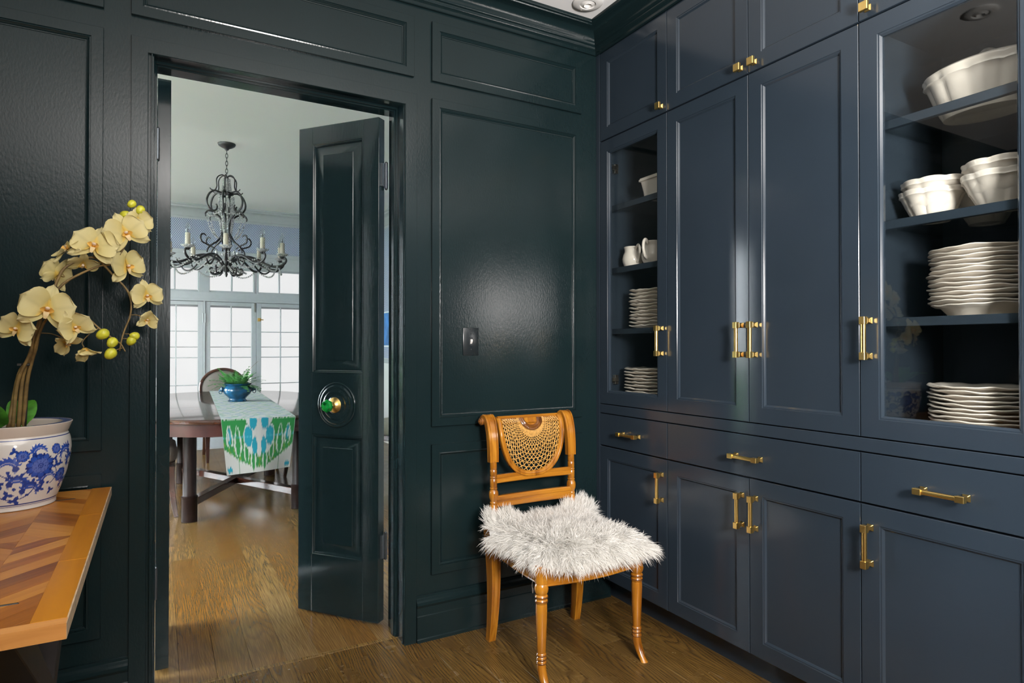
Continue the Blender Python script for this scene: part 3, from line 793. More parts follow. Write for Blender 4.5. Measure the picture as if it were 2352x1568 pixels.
def handle_mesh(axis):
    """square bar pull, centred on the door face, bar along z or y"""
    mb = MB(); hl, b = 0.0635, 0.0065
    rings = []
    for s in (-1, 1):
        c = s * (hl - 0.011)
        # square block of the bar end
        mb.box(-0.0405, -0.0235, -0.0085, 0.0085, c - 0.011, c + 0.011)
        # waisted post with a flared foot
        R = [(0.0, 0.0095), (-0.003, 0.0092), (-0.008, 0.0058), (-0.014, 0.0052), (-0.019, 0.0070), (-0.024, 0.0082)]
        mb.loops([[(x, -r, c - r), (x, r, c - r), (x, r, c + r), (x, -r, c + r)] for x, r in R], True, True, True)
    e = 0.0042
    oct_ = [(-0.0255, -e), (-0.0255, e), (-0.0285, b), (-0.0345, b), (-0.0375, e), (-0.0375, -e), (-0.0345, -b), (-0.0285, -b)]
    mb.loops([[(x, y, z) for x, y in oct_] for z in (-(hl - 0.018), hl - 0.018)], True, True, True)
    if axis == 'y':
        mb.v = [(x, z, y) for x, y, z in mb.v]
    return mb.mesh('handle', M_BRASS, bevel=0.0008, smooth=30, weld=False)
HZ, HY = handle_mesh('z'), handle_mesh('y')
def knob_mesh():
    mb = MB()
    R = [(0.0, 0.0100), (-0.003, 0.0098), (-0.008, 0.0062), (-0.014, 0.0058), (-0.018, 0.0090)]
    mb.loops([[(x, -r, -r), (x, r, -r), (x, r, r), (x, -r, r)] for x, r in R], True, True, True)
    mb.box(-0.0285, -0.0175, -0.0135, 0.0135, -0.0135, 0.0135)
    return mb.mesh('knob', M_BRASS, bevel=0.0012, smooth=30, weld=False)
KN = knob_mesh()

def pull(data, y, z, parent, name):
    o = link(name, data, parent); o.location = (XC, y, z); return o

def cab_door(parent, y0, y1, z0, z1, hand=None, kind='panel', name='door'):
    mb = MB(); g = 0.0014
    if kind == 'glass': frame_rings(mb, y0 + g, y1 - g, z0 + g, z1 - g, GPR, to_cab, close=True)
    elif kind == 'slab':
        frame_rings(mb, y0 + g, y1 - g, z0 + g, z1 - g, SPR, to_cab, fill=True)
    else: frame_rings(mb, y0 + g, y1 - g, z0 + g, z1 - g, DPR, to_cab, fill=True)
    d = mb.build(name, M_CAB, parent, smooth=25)
    if kind == 'glass':
        MB().box(XC + 0.011, XC + 0.0145, y0 + 0.066, y1 - 0.066, z0 + 0.066, z1 - 0.066).build('glass_pane', M_GLASS, d, smooth=0)
    if hand: pull(hand[0], hand[1], hand[2], d, 'knob' if hand[0] is KN else 'handle')
    return d

def closed_case(parent, y0, y1, z0, z1, x0=None):
    MB().box((x0 or XC) + CD + 0.0015, 2.285, y0, y1, z0, z1).build('carcass', M_CABIN, parent, smooth=0)

def open_case(parent, y0, y1, z0, z1):
    t = 0.018; xa, xb = XC + CD + 0.0015, 2.285
    mb = MB()
    mb.box(xa, xb, y0, y0 + t, z0, z1); mb.box(xa, xb, y1 - t, y1, z0, z1)
    mb.box(xa, xb, y0 + t, y1 - t, z0, z0 + t); mb.box(xa, xb, y0 + t, y1 - t, z1 - t, z1)
    mb.box(xb - 0.02, xb, y0 + t, y1 - t, z0 + t, z1 - t)
    mb.build('carcass', M_CABIN, parent, weld=False, smooth=0)
    for z in (1.285, 1.571, 1.8655):
        MB().box(1.8665, 1.885, y0 + t + 0.001, y1 - t - 0.001, z - 0.0255, z).build('shelf_lip', M_CAB, parent, bevel=0.0012, smooth=0)
        MB().box(1.885, xb - 0.022, y0 + t + 0.001, y1 - t - 0.001, z - 0.0095, z - 0.0015).build('glass_shelf', M_GLASS, parent, smooth=0)

Y0, Y1, Y2, Y3, Y4 = 2.403, 1.950, 1.538, 1.131, 0.668
TB, TT = 0.9315, 2.1745          # tall doors
top = [('end cupboard of the top row, one door, in the room corner', Y0, Y1, [(Y1, Y0, Y1 + 0.030)]),
       ('wide top cupboard with a pair of doors and two square brass knobs', Y1, Y3, [(Y2, Y1, Y2 + 0.030), (Y3, Y2, Y2 - 0.030)]),
       ('top cupboard above the wide glass door full of bowls', Y3, Y4, [(Y4, Y3, Y3 - 0.030)])]
for lab, ya, yb, doors in top:
    t = thing('wall_cupboard', 'navy ' + lab, 'cupboard', (0, 0, 0), group='navy built-in cupboards')
    closed_case(t, yb + 0.001, ya - 0.001, TT + 0.004, 2.612)
    for (a, b, h) in doors: cab_door(t, a, b, TT + 0.0035, 2.5985, (KN, h, 2.2065))
t = thing('display_cupboard', 'narrow navy glass-fronted cupboard in the corner with pitchers and square stacks of plates', 'cupboard', group='navy built-in cupboards')
open_case(t, Y1 + 0.001, Y0 - 0.001, TB + 0.002, TT + 0.001)
d = cab_door(t, Y1, Y0, TB, TT, (HZ, Y1 + 0.030, 1.2255), 'glass')
for z in (1.045, 2.05):
    mb = MB(); mb.lathe([(0.017, 0.0), (0.017, 0.010), (0.012, 0.012), (0, 0.012)], 16, (XC + CD, Y0 - 0.046, z), 'X')
    mb.box(XC + CD + 0.008, XC + CD + 0.05, Y0 - 0.055, Y0 - 0.037, z - 0.008, z + 0.008); mb.box(XC + CD + 0.04, XC + CD + 0.06, Y0 - 0.040, Y0 - 0.02, z - 0.022, z + 0.022)
    mb.build('concealed_hinge', M_HINGE, d, weld=False, bevel=0.001)
t = thing('tall_cupboard', 'wide navy cupboard with two tall panelled doors and paired brass pulls', 'cupboard', group='navy built-in cupboards')
closed_case(t, Y3 + 0.001, Y1 - 0.001, TB + 0.002, TT + 0.001)
cab_door(t, Y2, Y1, TB, TT, (HZ, Y2 + 0.030, 1.2255)); cab_door(t, Y3, Y2, TB, TT, (HZ, Y2 - 0.030, 1.2255))
t = thing('display_cupboard', 'navy glass-fronted cupboard holding the tureen, bowls and tall plate stacks', 'cupboard', group='navy built-in cupboards')
open_case(t, Y4 + 0.001, Y3 - 0.001, TB + 0.002, TT + 0.001)
cab_door(t, Y4, Y3, TB, TT, (HZ, Y3 - 0.030, 1.2255), 'glass')
base = [('base_cabinet', 'narrow navy base cabinet in the corner beside the chair', Y0, Y1, [(Y1, Y0, Y1 + 0.030)]),
        ('base_cabinet', 'wide navy base cabinet with a pair of doors under one long drawer', Y1, Y3, [(Y2, Y1, Y2 + 0.030), (Y3, Y2, Y2 - 0.030)]),
        ('base_cabinet', 'navy base cabinet with drawer under the cupboard of bowls, where the row leaves the frame', Y3, Y4, [(Y4, Y3, Y3 - 0.030)])]
for nm, lab, ya, yb, doors in base:
    t = thing(nm, lab, 'cabinet', group='navy base cabinets')
    closed_case(t, yb + 0.001, ya - 0.001, 0.112, 0.886)
    dr = cab_door(t, yb, ya, 0.7365, 0.8865, (HY, (ya + yb) / 2, 0.807), 'slab', 'drawer')
    for (a, b, h) in doors: cab_door(t, a, b, 0.112, 0.7335, (HZ, h, 0.6155))
# rail between base cabinets and cupboards, toe kick, filler against the wall
struct(MB().box(XC - 0.0005, 2.285, Y4, Y0, 0.889, 0.9295).build('trim_7', M_CAB, bevel=0.0015))
struct(MB().box(1.918, 1.94, Y4, YB + 0.0, 0.0, 0.111).build('trim_8', M_CAB, smooth=0))
struct(MB().box(XC, 1.90, Y0 + 0.002, YB - 0.0005, 0.112, 2.60).build('trim_9', M_CAB, bevel=0.001))
struct(MB().box(XC + 0.004, 2.285, Y4, Y0, 2.612, 2.709).build('trim_10', M_CAB, smooth=0))

# ================================================================== CROCKERY
NTH = ['topmost', 'second', 'third', 'fourth', 'fifth', 'sixth', 'seventh', 'eighth', 'ninth', 'tenth', 'eleventh', 'twelfth', 'thirteenth', 'fourteenth', 'fifteenth']
def wavy_plate(r, h=0.022, seed=0, n=72, t=0.0055, wob=0.0028):
    """hand-made plate with an uneven scalloped rim"""
    rnd = random.Random(seed); ph = [rnd.uniform(0, 6.28) for _ in range(6)]
    def rad(a): return 1 + 0.012 * math.sin(6 * a + ph[0]) + 0.006 * math.sin(11 * a + ph[1])
    def dz(a): return wob * (0.5 * math.sin(3 * a + ph[2]) + 0.35 * math.sin(7 * a + ph[3]) + 0.3 * math.sin(13 * a + ph[4]))
    prof = [(0.0, 0.003, 0), (0.55, 0.003, 0), (0.58, 0.0, 0), (0.62, 0.0, 0), (0.66, 0.004, 0), (0.82, h - t - 0.004, .4), (0.97, h - t, 1), (1.0, h - t * 0.55, 1), (0.995, h - t * 0.1, 1), (0.97, h, 1), (0.83, h - 0.004, .4), (0.68, 0.009, 0), (0.55, 0.0075, 0), (0.0, 0.0075, 0)]
    mb = MB()
    rings = [[(r * p * (rad(2 * PI * j / n) if w else 1) * math.cos(2 * PI * j / n), r * p * (rad(2 * PI * j / n) if w else 1) * math.sin(2 * PI * j / n), z + w * dz(2 * PI * j / n)) for j in range(n)] for p, z, w in prof]
    mb.loops(rings)
    return mb.mesh('plate', M_CREAM, smooth=60)

def square_plate(r, h=0.016, seed=0, wob=0.003):
    rnd = random.Random(seed); ph = [rnd.uniform(0, 6.28) for _ in range(6)]; n = 64
    def sq(a): 
        c, s = abs(math.cos(a)), abs(math.sin(a)); return 1.0 / ((c ** 5 + s ** 5) ** 0.2)
    def dz(a): return wob * (0.5 * math.sin(3 * a + ph[2]) + 0.4 * math.sin(8 * a + ph[3]) + 0.3 * math.sin(15 * a + ph[4]))
    prof = [(0.0, 0.002, 0), (0.6, 0.0, 0), (0.7, 0.003, 0), (0.96, h - 0.006, 1), (1.0, h - 0.003, 1), (0.97, h, 1), (0.72, 0.008, 0), (0.0, 0.006, 0)]
    mb = MB()
    mb.loops([[(r * p * sq(2 * PI * j / n) * (1 + w * 0.012 * math.sin(9 * 2 * PI * j / n + ph[0])) * math.cos(2 * PI * j / n), r * p * sq(2 * PI * j / n) * math.sin(2 * PI * j / n), z + w * dz(2 * PI * j / n)) for j in range(n)] for p, z, w in prof])
    return mb.mesh('plate', M_CREAM, smooth=60)

def stack(name, meshes, c, z0, pitch, n, what, where, cat, group, jit=0.004):
    for i in range(n):
        o = link(name, meshes[i % len(meshes)])
        o.location = (c[0] + random.uniform(-jit, jit), c[1] + random.uniform(-jit, jit), z0 + i * pitch)
        o.rotation_euler = (0, 0, random.uniform(-3, 3) if jit > 0.0035 else random.uniform(-0.03, 0.03) + (i % 2) * PI)
        k = n - 1 - i
        pos = 'topmost one' if k == 0 else ('bottom one' if i == 0 else NTH[k] + ' from the top')
        tag(o, '%s, %s of %s' % (what, pos, where), cat, group)

PL = [wavy_plate(0.132, seed=i) for i in range(5)]
SOUP = [wavy_plate(0.128, 0.036, seed=20, t=0.006)]
stack('soup_plate', SOUP, (2.035, 0.893), 1.2845, 0.01, 1, 'deep cream soup plate', 'tall plate stack under the bowls', 'plate', 'bowl under the tall plate stack')
bpy.data.objects['soup_plate']['label'] = 'deep cream soup plate carrying the tall plate stack under the bowls'
stack('dinner_plate', PL, (2.035, 0.893), 1.2845 + 0.0240, 0.0123, 13, 'rippled dinner plate', 'the tall stack below the bowls', 'plate', 'tall stack of dinner plates')
stack('dinner_plate', PL, (2.025, 0.890), 0.9525, 0.0118, 11, 'rippled dinner plate', 'the low stack on the cupboard floor', 'plate', 'low stack of dinner plates')
SQ = [square_plate(0.100, seed=i) for i in range(4)]
stack('side_plate', SQ, (1.995, 2.192), 1.2845, 0.0162, 11, 'small square plate', 'the upper stack in the corner cupboard', 'plate', 'upper stack of square plates', 0.003)
SQ2 = [square_plate(0.118, seed=10 + i) for i in range(4)]
stack('square_plate', SQ2, (2.005, 2.205), 0.9525, 0.0150, 10, 'larger square plate', 'the bottom stack in the corner cupboard', 'plate', 'bottom stack of square plates', 0.003)

def fluted(rt, rb, h, nf, depth, t=0.005, n=96, rim=0.006, ph=0.0, sy=1.0):
    """flared bowl with soft panels and a moulded wavy rim"""
    mb = MB(); rings = []
    def ring(r, z, f, w):
        out = []
        for j in range(n):
            a = 2 * PI * j / n
            k = abs(math.sin(nf * a / 2 + ph)) ** 0.6
            q = r * (1 - f * depth * (1 - k))
            out.append((q * math.cos(a), q * math.sin(a) * sy, z + w * 0.0035 * (k - 0.5)))
        return out
    for (p, z, f, w) in [(0.0, .004, 0, 0), (.70, .004, 0, 0), (.74, 0, 0, 0), (.98, 0, 0, 0), (1.0, .004, .3, 0)]:
        rings.append(ring(rb * p, z, f, w))
    for i in range(1, 8):
        u = i / 8; rings.append(ring(rb + (rt * 0.93 - rb) * (u ** 0.85), 0.004 + (h * 0.80 - 0.004) * u, 1, 0.3 * u))
    rings += [ring(rt * .935, h * .80, .9, .5), ring(rt * .985, h * .83, .7, .7), ring(rt * .975, h * .90, .7, .8), ring(rt * 1.0, h * .955, .5, 1), ring(rt * .995, h * .99, .4, 1), ring(rt * .96, h, .4, 1)]
    for (p, z, f) in [(.93, h * .93, .5), (.80, h * .5, .6), (.6, h * .2, .4)]:
        rings.append(ring(rt * p if p > .7 else rb * 0.95, z, f, .3))
    rings.append(ring(rb * 0.5, 0.010, 0, 0)); rings.append(ring(0.0, 0.010, 0, 0))
    mb.loops(rings)
    return mb.mesh('bowl', M_CREAM, smooth=50)
BW = fluted(0.086, 0.046, 0.090, 8, 0.09); BW2 = fluted(0.086, 0.046, 0.090, 8, 0.09, ph=0.4)
def put(name, me, loc, rz, label, cat, group=None):
    o = link(name, me); o.location = loc; o.rotation_euler = (0, 0, rz); return tag(o, label, cat, group)
G = 'cream fluted bowls'
put('bowl', BW, (2.00, 1.010, 1.5702), 0.2, 'cream fluted bowl, lower of the pair beside the cupboard partition', 'bowl', G)
put('bowl', BW2, (2.004, 1.006, 1.6000), 0.9, 'cream fluted bowl nested on top beside the cupboard partition', 'bowl', G)
BW3 = fluted(0.096, 0.050, 0.096, 8, 0.09, ph=0.2); BW4 = fluted(0.096, 0.050, 0.096, 8, 0.09, ph=0.7)
put('bowl', BW3, (1.985, 0.825, 1.5702), 0.5, 'larger cream fluted bowl, lower of the pair at the hinge side of the glass door', 'bowl', G)
put('bowl', BW4, (1.987, 0.822, 1.6030), 1.0, 'larger cream fluted bowl nested on top at the hinge side of the glass door', 'bowl', G)
put('bowl', BW, (2.174, 0.945, 1.5702), 0.0, 'single cream fluted bowl standing behind the two nested pairs', 'bowl', G)

# covered tureen
t = thing('tureen', 'oval cream covered tureen with fluted sides on the top shelf', 'tureen', (2.050, 0.888, 1.8647))
me = fluted(0.165, 0.112, 0.128, 12, 0.06, sy=1.0, rim=0.008)
o = link('bowl_body', me, t); o.scale = (0.68, 1.0, 1.0)
mb = MB(); mb.lathe([(0.160, 0.125), (0.161, 0.130), (0.150, 0.136), (0.10, 0.149), (0.05, 0.158), (0.0, 0.160)], 64)
o = mb.build('lid', M_CREAM, t, smooth=60); o.scale = (0.68, 1.0, 1.0)
mb = MB(); mb.tube(spline([(0, -0.020, 0.155), (0, -0.018, 0.170), (0, 0, 0.180), (0, 0.018, 0.170), (0, 0.020, 0.155)], 5), 0.006, 10)
mb.build('lid_handle', M_CREAM, t, smooth=60)

# covered loaf dish in the narrow cupboard
def rect_ring(a, b, z, r=0.012, n=5):
    out = []
    for (sx, sy, a0) in ((1, 1, 0), (-1, 1, 90), (-1, -1, 180), (1, -1, 270)):
        for k in range(n):
            an = math.radians(a0 + 90 * k / (n - 1)); out.append((sx * (a - r) + r * math.cos(an), sy * (b - r) + r * math.sin(an), z))
    return out
t = thing('loaf_dish', 'cream rectangular lidded dish on the top shelf of the corner cupboard', 'dish', (1.985, 2.092, 1.8647))
mb = MB(); mb.loops([rect_ring(.062, .080, .003), rect_ring(.066, .084, 0.0), rect_ring(.070, .088, .003), rect_ring(.083, .103, .080), rect_ring(.090, .110, .083), rect_ring(.090, .110, .090), rect_ring(.080, .100, .090), rect_ring(.066, .10, .010)], True, True, True)
mb.build('dish_body', M_CREAM, t, smooth=40)
mb = MB(); mb.loops([rect_ring(.086, .106, .0905), rect_ring(.087, .107, .096), rect_ring(.070, .090, .104), rect_ring(.03, .05, .108)], True, True, True); mb.build('lid', M_CREAM, t, smooth=40)
mb = MB(); mb.tube(spline([(0, -0.028, 0.105), (0, -0.024, 0.124), (0, 0, 0.130), (0, 0.024, 0.124), (0, 0.028, 0.105)], 5), 0.007, 10, flat=1.4); mb.build('lid_handle', M_CREAM, t, smooth=60)

def pitcher(loc, rz, sc, label):
    t = thing('pitcher', label, 'pitcher', loc, rz, 'cream pitchers'); t.scale = (sc, sc, sc)
    prof = [(0.0, .004), (.030, .004), (.034, 0), (.040, .002), (.044, .010), (.052, .030), (.054, .046), (.050, .066), (.043, .082), (.042, .094), (.045, .104), (.0465, .108), (.045, .110), (.042, .106), (.039, .094), (.040, .082), (.046, .066), (.049, .046), (.046, .03), (.035, .012), (0, .010)]
    mb = MB(); mb.lathe(prof, 40)
    for i, p in enumerate(mb.v):
        r = math.hypot(p[0], p[1])
        if p[2] > .085 and r > .03:
            a = math.atan2(p[1], p[0]); k = max(0, math.cos(a)) ** 8 * (p[2] - .085) / .025
            mb.v[i] = (p[0] * (1 + .35 * k), p[1], p[2] + .006 * k)
    mb.build('pitcher_body', M_CREAM, t, smooth=60)
    mb = MB(); mb.tube(spline([(-.042, 0, .098), (-.062, 0, .112), (-.078, 0, .100), (-.080, 0, .070), (-.068, 0, .040), (-.050, 0, .028)], 6), [0.0062] * 31, 10, flat=1.3)
    mb.build('handle', M_CREAM, t, smooth=60)
    return t
pitcher((1.945, 2.295, 1.5702), math.radians(75), 0.90, 'cream pitcher beside the cupboard hinge, spout turned to the wall')
pitcher((1.955, 2.165, 1.5702), math.radians(15), 0.98, 'cream pitcher in the middle of the row with its handle facing out')
pitcher((1.985, 2.045, 1.5702), math.radians(60), 0.95, 'cream pitcher half hidden behind the stile of the corner glass door')

# ================================================================== FRUITWOOD CHAIR
CX, CY = 1.405, 2.09
ch = thing('cane_back_chair', 'honey fruitwood side chair with a half-round cane back and turned front legs', 'chair', (CX, CY, 0))
def turned(mb, prof, path):
    """lathe whose axis follows path(z) -> (x, y)"""
    n = 20; rings = []
    for z, r in prof:
        x, y = path(z)
        rings.append([(x + r * math.cos(2 * PI * j / n), y + r * math.sin(2 * PI * j / n), z) for j in range(n)])
    return mb.loops(rings, True, True, True)
LEGP = [(.428, .0235), (.366, .0235), (.364, .021), (.360, .0235), (.348, .0262), (.336, .0245), (.326, .0195), (.323, .0225), (.318, .024), (.313, .0225), (.311, .0195), (.308, .0222), (.303, .0235), (.297, .0222), (.294, .0195), (.290, .0205), (.270, .0212), (.200, .0190), (.124, .0165),
        (.121, .0155), (.118, .018), (.113, .0185), (.108, .0155), (.105, .018), (.099, .0187), (.094, .0155), (.091, .018), (.085, .0187), (.080, .0155), (.077, .0165), (.060, .0168), (.040, .0165), (.020, .0150), (.008, .0138), (.0, .0145)]
for sx in (-1, 1):
    mb = MB()
    turned(mb, LEGP, lambda z: (sx * 0.218, -0.195 - (0.042 * ((0.078 - z) / 0.078) ** 1.8 if z < 0.078 else 0)))
    leg = mb.build('leg', M_HONEY, ch, smooth=40)
    for zc in (.318, .303, .113, .099, .085):
        rr = {.318: .0242, .303: .0237, .113: .0187, .099: .0189, .085: .0189}[zc]
        mb = MB(); turned(mb, [(zc + .0045, rr * .86), (zc + .002, rr * 1.005), (zc - .002, rr * 1.005), (zc - .0045, rr * .86)], lambda z: (sx * 0.218, -0.195)); mb.build('ring', M_HONEYD, leg, smooth=60)
# sabre rear legs with reeded faces
def rear_path(z):
    t = z / 0.45
    return 0.205 + 0.006 * (1 - t), 0.208 - 0.022 * math.sin(PI * min(1, t * 0.98) ** 0.9) + 0.002 * t
for sx in (-1, 1):
    mb = MB(); rings = []
    for i in range(15):
        z = 0.455 * i / 14; x, y = rear_path(z); w = 0.0150 + 0.008 * (z / .455); d = 0.0155 + 0.015 * (z / .455)
        x *= sx; g = w * .22
        rings.append([(x - w, y - d, z), (x - w * .62, y - d, z), (x - w * .5, y - d + .003, z), (x - w * .38, y - d, z), (x + w * .38, y - d, z), (x + w * .5, y - d + .003, z), (x + w * .62, y - d, z), (x + w, y - d, z), (x + w, y + d, z), (x - w, y + d, z)])
    mb.loops(rings, True, True, True); mb.build('leg', M_HONEY, ch, smooth=25)
# seat rails: bowed front, trapezoid plan
def seat_out(k, n=14):
    """outline of the seat frame grown by k"""
    out = []
    for i in range(n + 1):
        u = -1 + 2 * i / n
        out.append((u * (0.218 + k), -0.205 - k - 0.028 * (1 - u * u)))
    for i in range(1, n):
        u = i / n; out.append(((0.218 + k) * (1 - u) + (0.203 + k) * u + 0.006 * math.sin(PI * u), (-0.205 - k) * (1 - u) + (0.185 + k) * u))
    for i in range(n + 1):
        u = 1 - 2 * i / n; out.append((u * (0.203 + k), 0.185 + k))
    for i in range(1, n):
        u = 1 - i / n; out.append((-((0.218 + k) * (1 - u) + (0.203 + k) * u + 0.006 * math.sin(PI * u)), (-0.205 - k) * (1 - u) + (0.185 + k) * u))
    return out
sr = lambda k, z: [(x, y, z) for x, y in seat_out(k)]
mb = MB(); mb.loops([sr(-0.03, .355), sr(0.004, .355), sr(.007, .358), sr(.006, .363), sr(.001, .366), sr(.001, .402), sr(.004, .406), sr(.002, .414), sr(-.012, .416), sr(-.03, .416), sr(-.03, .355)])
mb.build('seat_rail', M_HONEYX, ch, smooth=40)
mb = MB(); mb.loops([sr(-.012, .410), sr(-.010, .428), sr(-.02, .446), sr(-.06, .458), sr(-.12, .462)], True, True, True)
mb.build('seat_pad', M_TAUPE, ch, smooth=50)
# back posts, scrolled arms of the back
BPATH = [(.210, .44), (.213, .55), (.215, .66), (.217, .727), (.219, .78), (.226, .835), (.239, .880), (.254, .901), (.268, .905)]
def by(z):
    for (y0, z0), (y1, z1) in zip(BPATH[:-1], BPATH[1:]):
        if z <= z1: return y0 + (y1 - y0) * (z - z0) / (z1 - z0)
    return BPATH[-1][0]
POST = [(.44, .0175), (.548, .017), (.552, .0140), (.555, .0165), (.560, .0165), (.564, .0140), (.568, .0150), (.580, .0195), (.592, .0205), (.604, .0190), (.612, .0140), (.615, .0165), (.619, .0165), (.622, .0138), (.626, .0152), (.655, .0155), (.658, .0135), (.661, .0158), (.664, .0158), (.667, .0135), (.670, .0150), (.692, .0150), (.695, .0132), (.698, .0150), (.715, .0145), (.728, .0140)]
for sx in (-1, 1):
    mb = MB(); turned(mb, POST, lambda z: (sx * 0.194, by(z))); mb.build('back_post', M_HONEY, ch, smooth=40)
    sec = spline([(.2165, .724), (.219, .78), (.226, .835), (.240, .880), (.255, .900), (.270, .904), (.283, .896), (.286, .882)], 5)
    mb = MB(); rings = []
    for i, (y, z) in enumerate(sec):
        a = sec[max(0, i - 1)]; b = sec[min(len(sec) - 1, i + 1)]
        t = Vector((b[0] - a[0], b[1] - a[1])).normalized(); nrm = Vector((t.y, -t.x))   # towards the front/top
        u = i / (len(sec) - 1); w = 0.0205 + 0.005 * u; th = 0.013
        pr = [(-w, -th), (w, -th), (w, th * .8), (w * .86, th), (w * .66, th), (w * .58, th * .7), (w * .48, th * .95), (-w * .48, th * .95), (-w * .58, th * .7), (-w * .66, th), (-w * .86, th), (-w, th * .8)]
        rings.append([(sx * 0.194 + p, y - nrm.x * q * -1 if False else y + (-abs(nrm.x) if nrm.x < 0 else nrm.x) * 0 - q * t.y, z + q * t.x) for p, q in pr])
    mb.loops(rings, True, True, True); mb.build('back_arm', M_HONEY, ch, smooth=25)
    mb = MB(); pr = [(.0165, 0), (.0165, .020), (.012, .021), (.012, .024), (.009, .026), (.005, .026), (.005, .028), (0, .028)]
    mb.lathe([(r, sx * h) for r, h in pr], 20, (sx * 0.205, 0.276, 0.888), 'X'); mb.build('scroll_boss', M_HONEYD, ch, smooth=40)
mb = MB(); mb.lathe([(.0145, -.172), (.0145, .172)], 20, (0, 0.270, 0.889), 'X'); mb.build('top_roll', M_HONEYX, ch, smooth=40)
# U-shaped frame of the cane panel
TOPZ, HW, HH = 0.900, 0.176, 0.236
def u_pt(th, k):
    """th 0..pi from one top corner to the other; k = inset from the outer edge"""
    c, s = math.cos(th), math.sin(th); a, h = HW - k, HH - k
    p = 1.0 / ((abs(c) / a) ** 2.5 + (abs(s) / h) ** 2.3) ** (1 / 2.4)
    return p * c, TOPZ - p * s
mb = MB(); rings = []
for i in range(49):
    th = PI * i / 48; r = []
    for k, h in [(0, -.010), (0, .006), (.003, .010), (.008, .010), (.010, .0075), (.013, .0095), (.019, .0085), (.023, .004), (.023, -.010)]:
        x, z = u_pt(th, k); r.append((x, by(min(z, .905)) - h, z))
    rings.append(r)
mb.loops(rings, True, True, True); mb.build('cane_frame', M_HONEY, ch, smooth=35)
mb = MB(); rings = []
for i in range(13):
    x = -0.150 + 0.300 * i / 12
    rings.append([(x, by(.905) - .010, .880), (x, by(.88) - .010, .876), (x, by(.88) + .008, .876), (x, by(.905) + .008, .903), (x, by(.905) - .004, .906), (x, by(.905) - .010, .900)])
mb.loops(rings, True, True, True); mb.build('top_rail', M_HONEYX, ch, smooth=35)
# lunette
mb = MB(); rings = []
for k, h in [(.052, -.004), (.052, .010), (.048, .013), (.043, .013), (.041, .010), (.037, .012), (.034, .010), (.030, .006), (.0, .007)]:
    rings.append([(k * 1.08 * math.cos(PI * j / 24), by(TOPZ - k * math.sin(PI * j / 24)) - h, TOPZ - .004 - k * math.sin(PI * j / 24)) for j in range(25)])
mb.loops(rings[:8], False); mb.build('lunette_rim', M_HONEYD, ch, smooth=40)
mb = MB(); mb.loops(rings[7:], False); mb.build('lunette', M_HONEY, ch, smooth=40)
# cane strands
def cane_pt(th, r):
    ox, oz = u_pt(th, .020); ix, iz = 0.050 * 1.05 * math.cos(th), TOPZ - .004 - .050 * math.sin(th)
    x, z = ix + (ox - ix) * r, iz + (oz - iz) * r
    return x, z
mb = MB()
def strand(f, n, w, off):
    pts = []
    for i in range(n + 1):
        th, r = f(i / n)
        if 0.02 < th < PI - 0.02: pts.append((*cane_pt(th, r),))
        elif pts: break
    if len(pts) < 2: return
    L1, L2 = [], []
    for i, (x, z) in enumerate(pts):
        a, b = pts[max(0, i - 1)], pts[min(len(pts) - 1, i + 1)]
        t = Vector((b[0] - a[0], b[1] - a[1]))
        if t.length < 1e-7: t = Vector((1, 0))
        t.normalize(); y = by(min(z, .905)) - off
        L1.append((x - t.y * w, y, z + t.x * w)); L2.append((x + t.y * w, y, z - t.x * w))
    mb.loops([[L1[i], L2[i], (L2[i][0], L2[i][1] + .001, L2[i][2]), (L1[i][0], L1[i][1] + .001, L1[i][2])] for i in range(len(pts))], True, True, True)
for i in range(-14, 42):
    th0 = PI * (i + .5) / 27
    strand(lambda u, t=th0: (t + 1.05 * u ** .8, u), 16, .0013, .0026)
    strand(lambda u, t=th0: (PI - (t + 1.05 * u ** .8), u), 16, .0013, .0034)
for k in range(9):
    strand(lambda u, q=.06 + .105 * k: (.03 + (PI - .06) * u, q), 44, .0011, .0018)
for i in range(54):
    th0 = PI * (i + .5) / 54
    strand(lambda u, t=th0: (t, .16 * u), 3, .0018, .0014)
o = mb.build('cane_weave', M_CANE, ch, smooth=0, weld=False, fix=False)
# cross rails
for zc, hh in ((.655, .017), (.562, .024)):
    mb = MB(); rings = []
    for i in range(17):
        x = -0.186 + 0.372 * i / 16; y = by(zc) - 0.006 + 0.010 * (1 - (x / .186) ** 2)
        pr = [(-.008, -hh), (.006, -hh), (.009, -hh * .8), (.009, -hh * .3), (.0065, -hh * .2), (.0065, hh * .2), (.009, hh * .3), (.009, hh * .8), (.006, hh), (-.008, hh)]
        rings.append([(x, y - p, zc + q) for p, q in pr])
    mb.loops(rings, True, True, True); mb.build('cross_rail', M_HONEYX, ch, smooth=30)

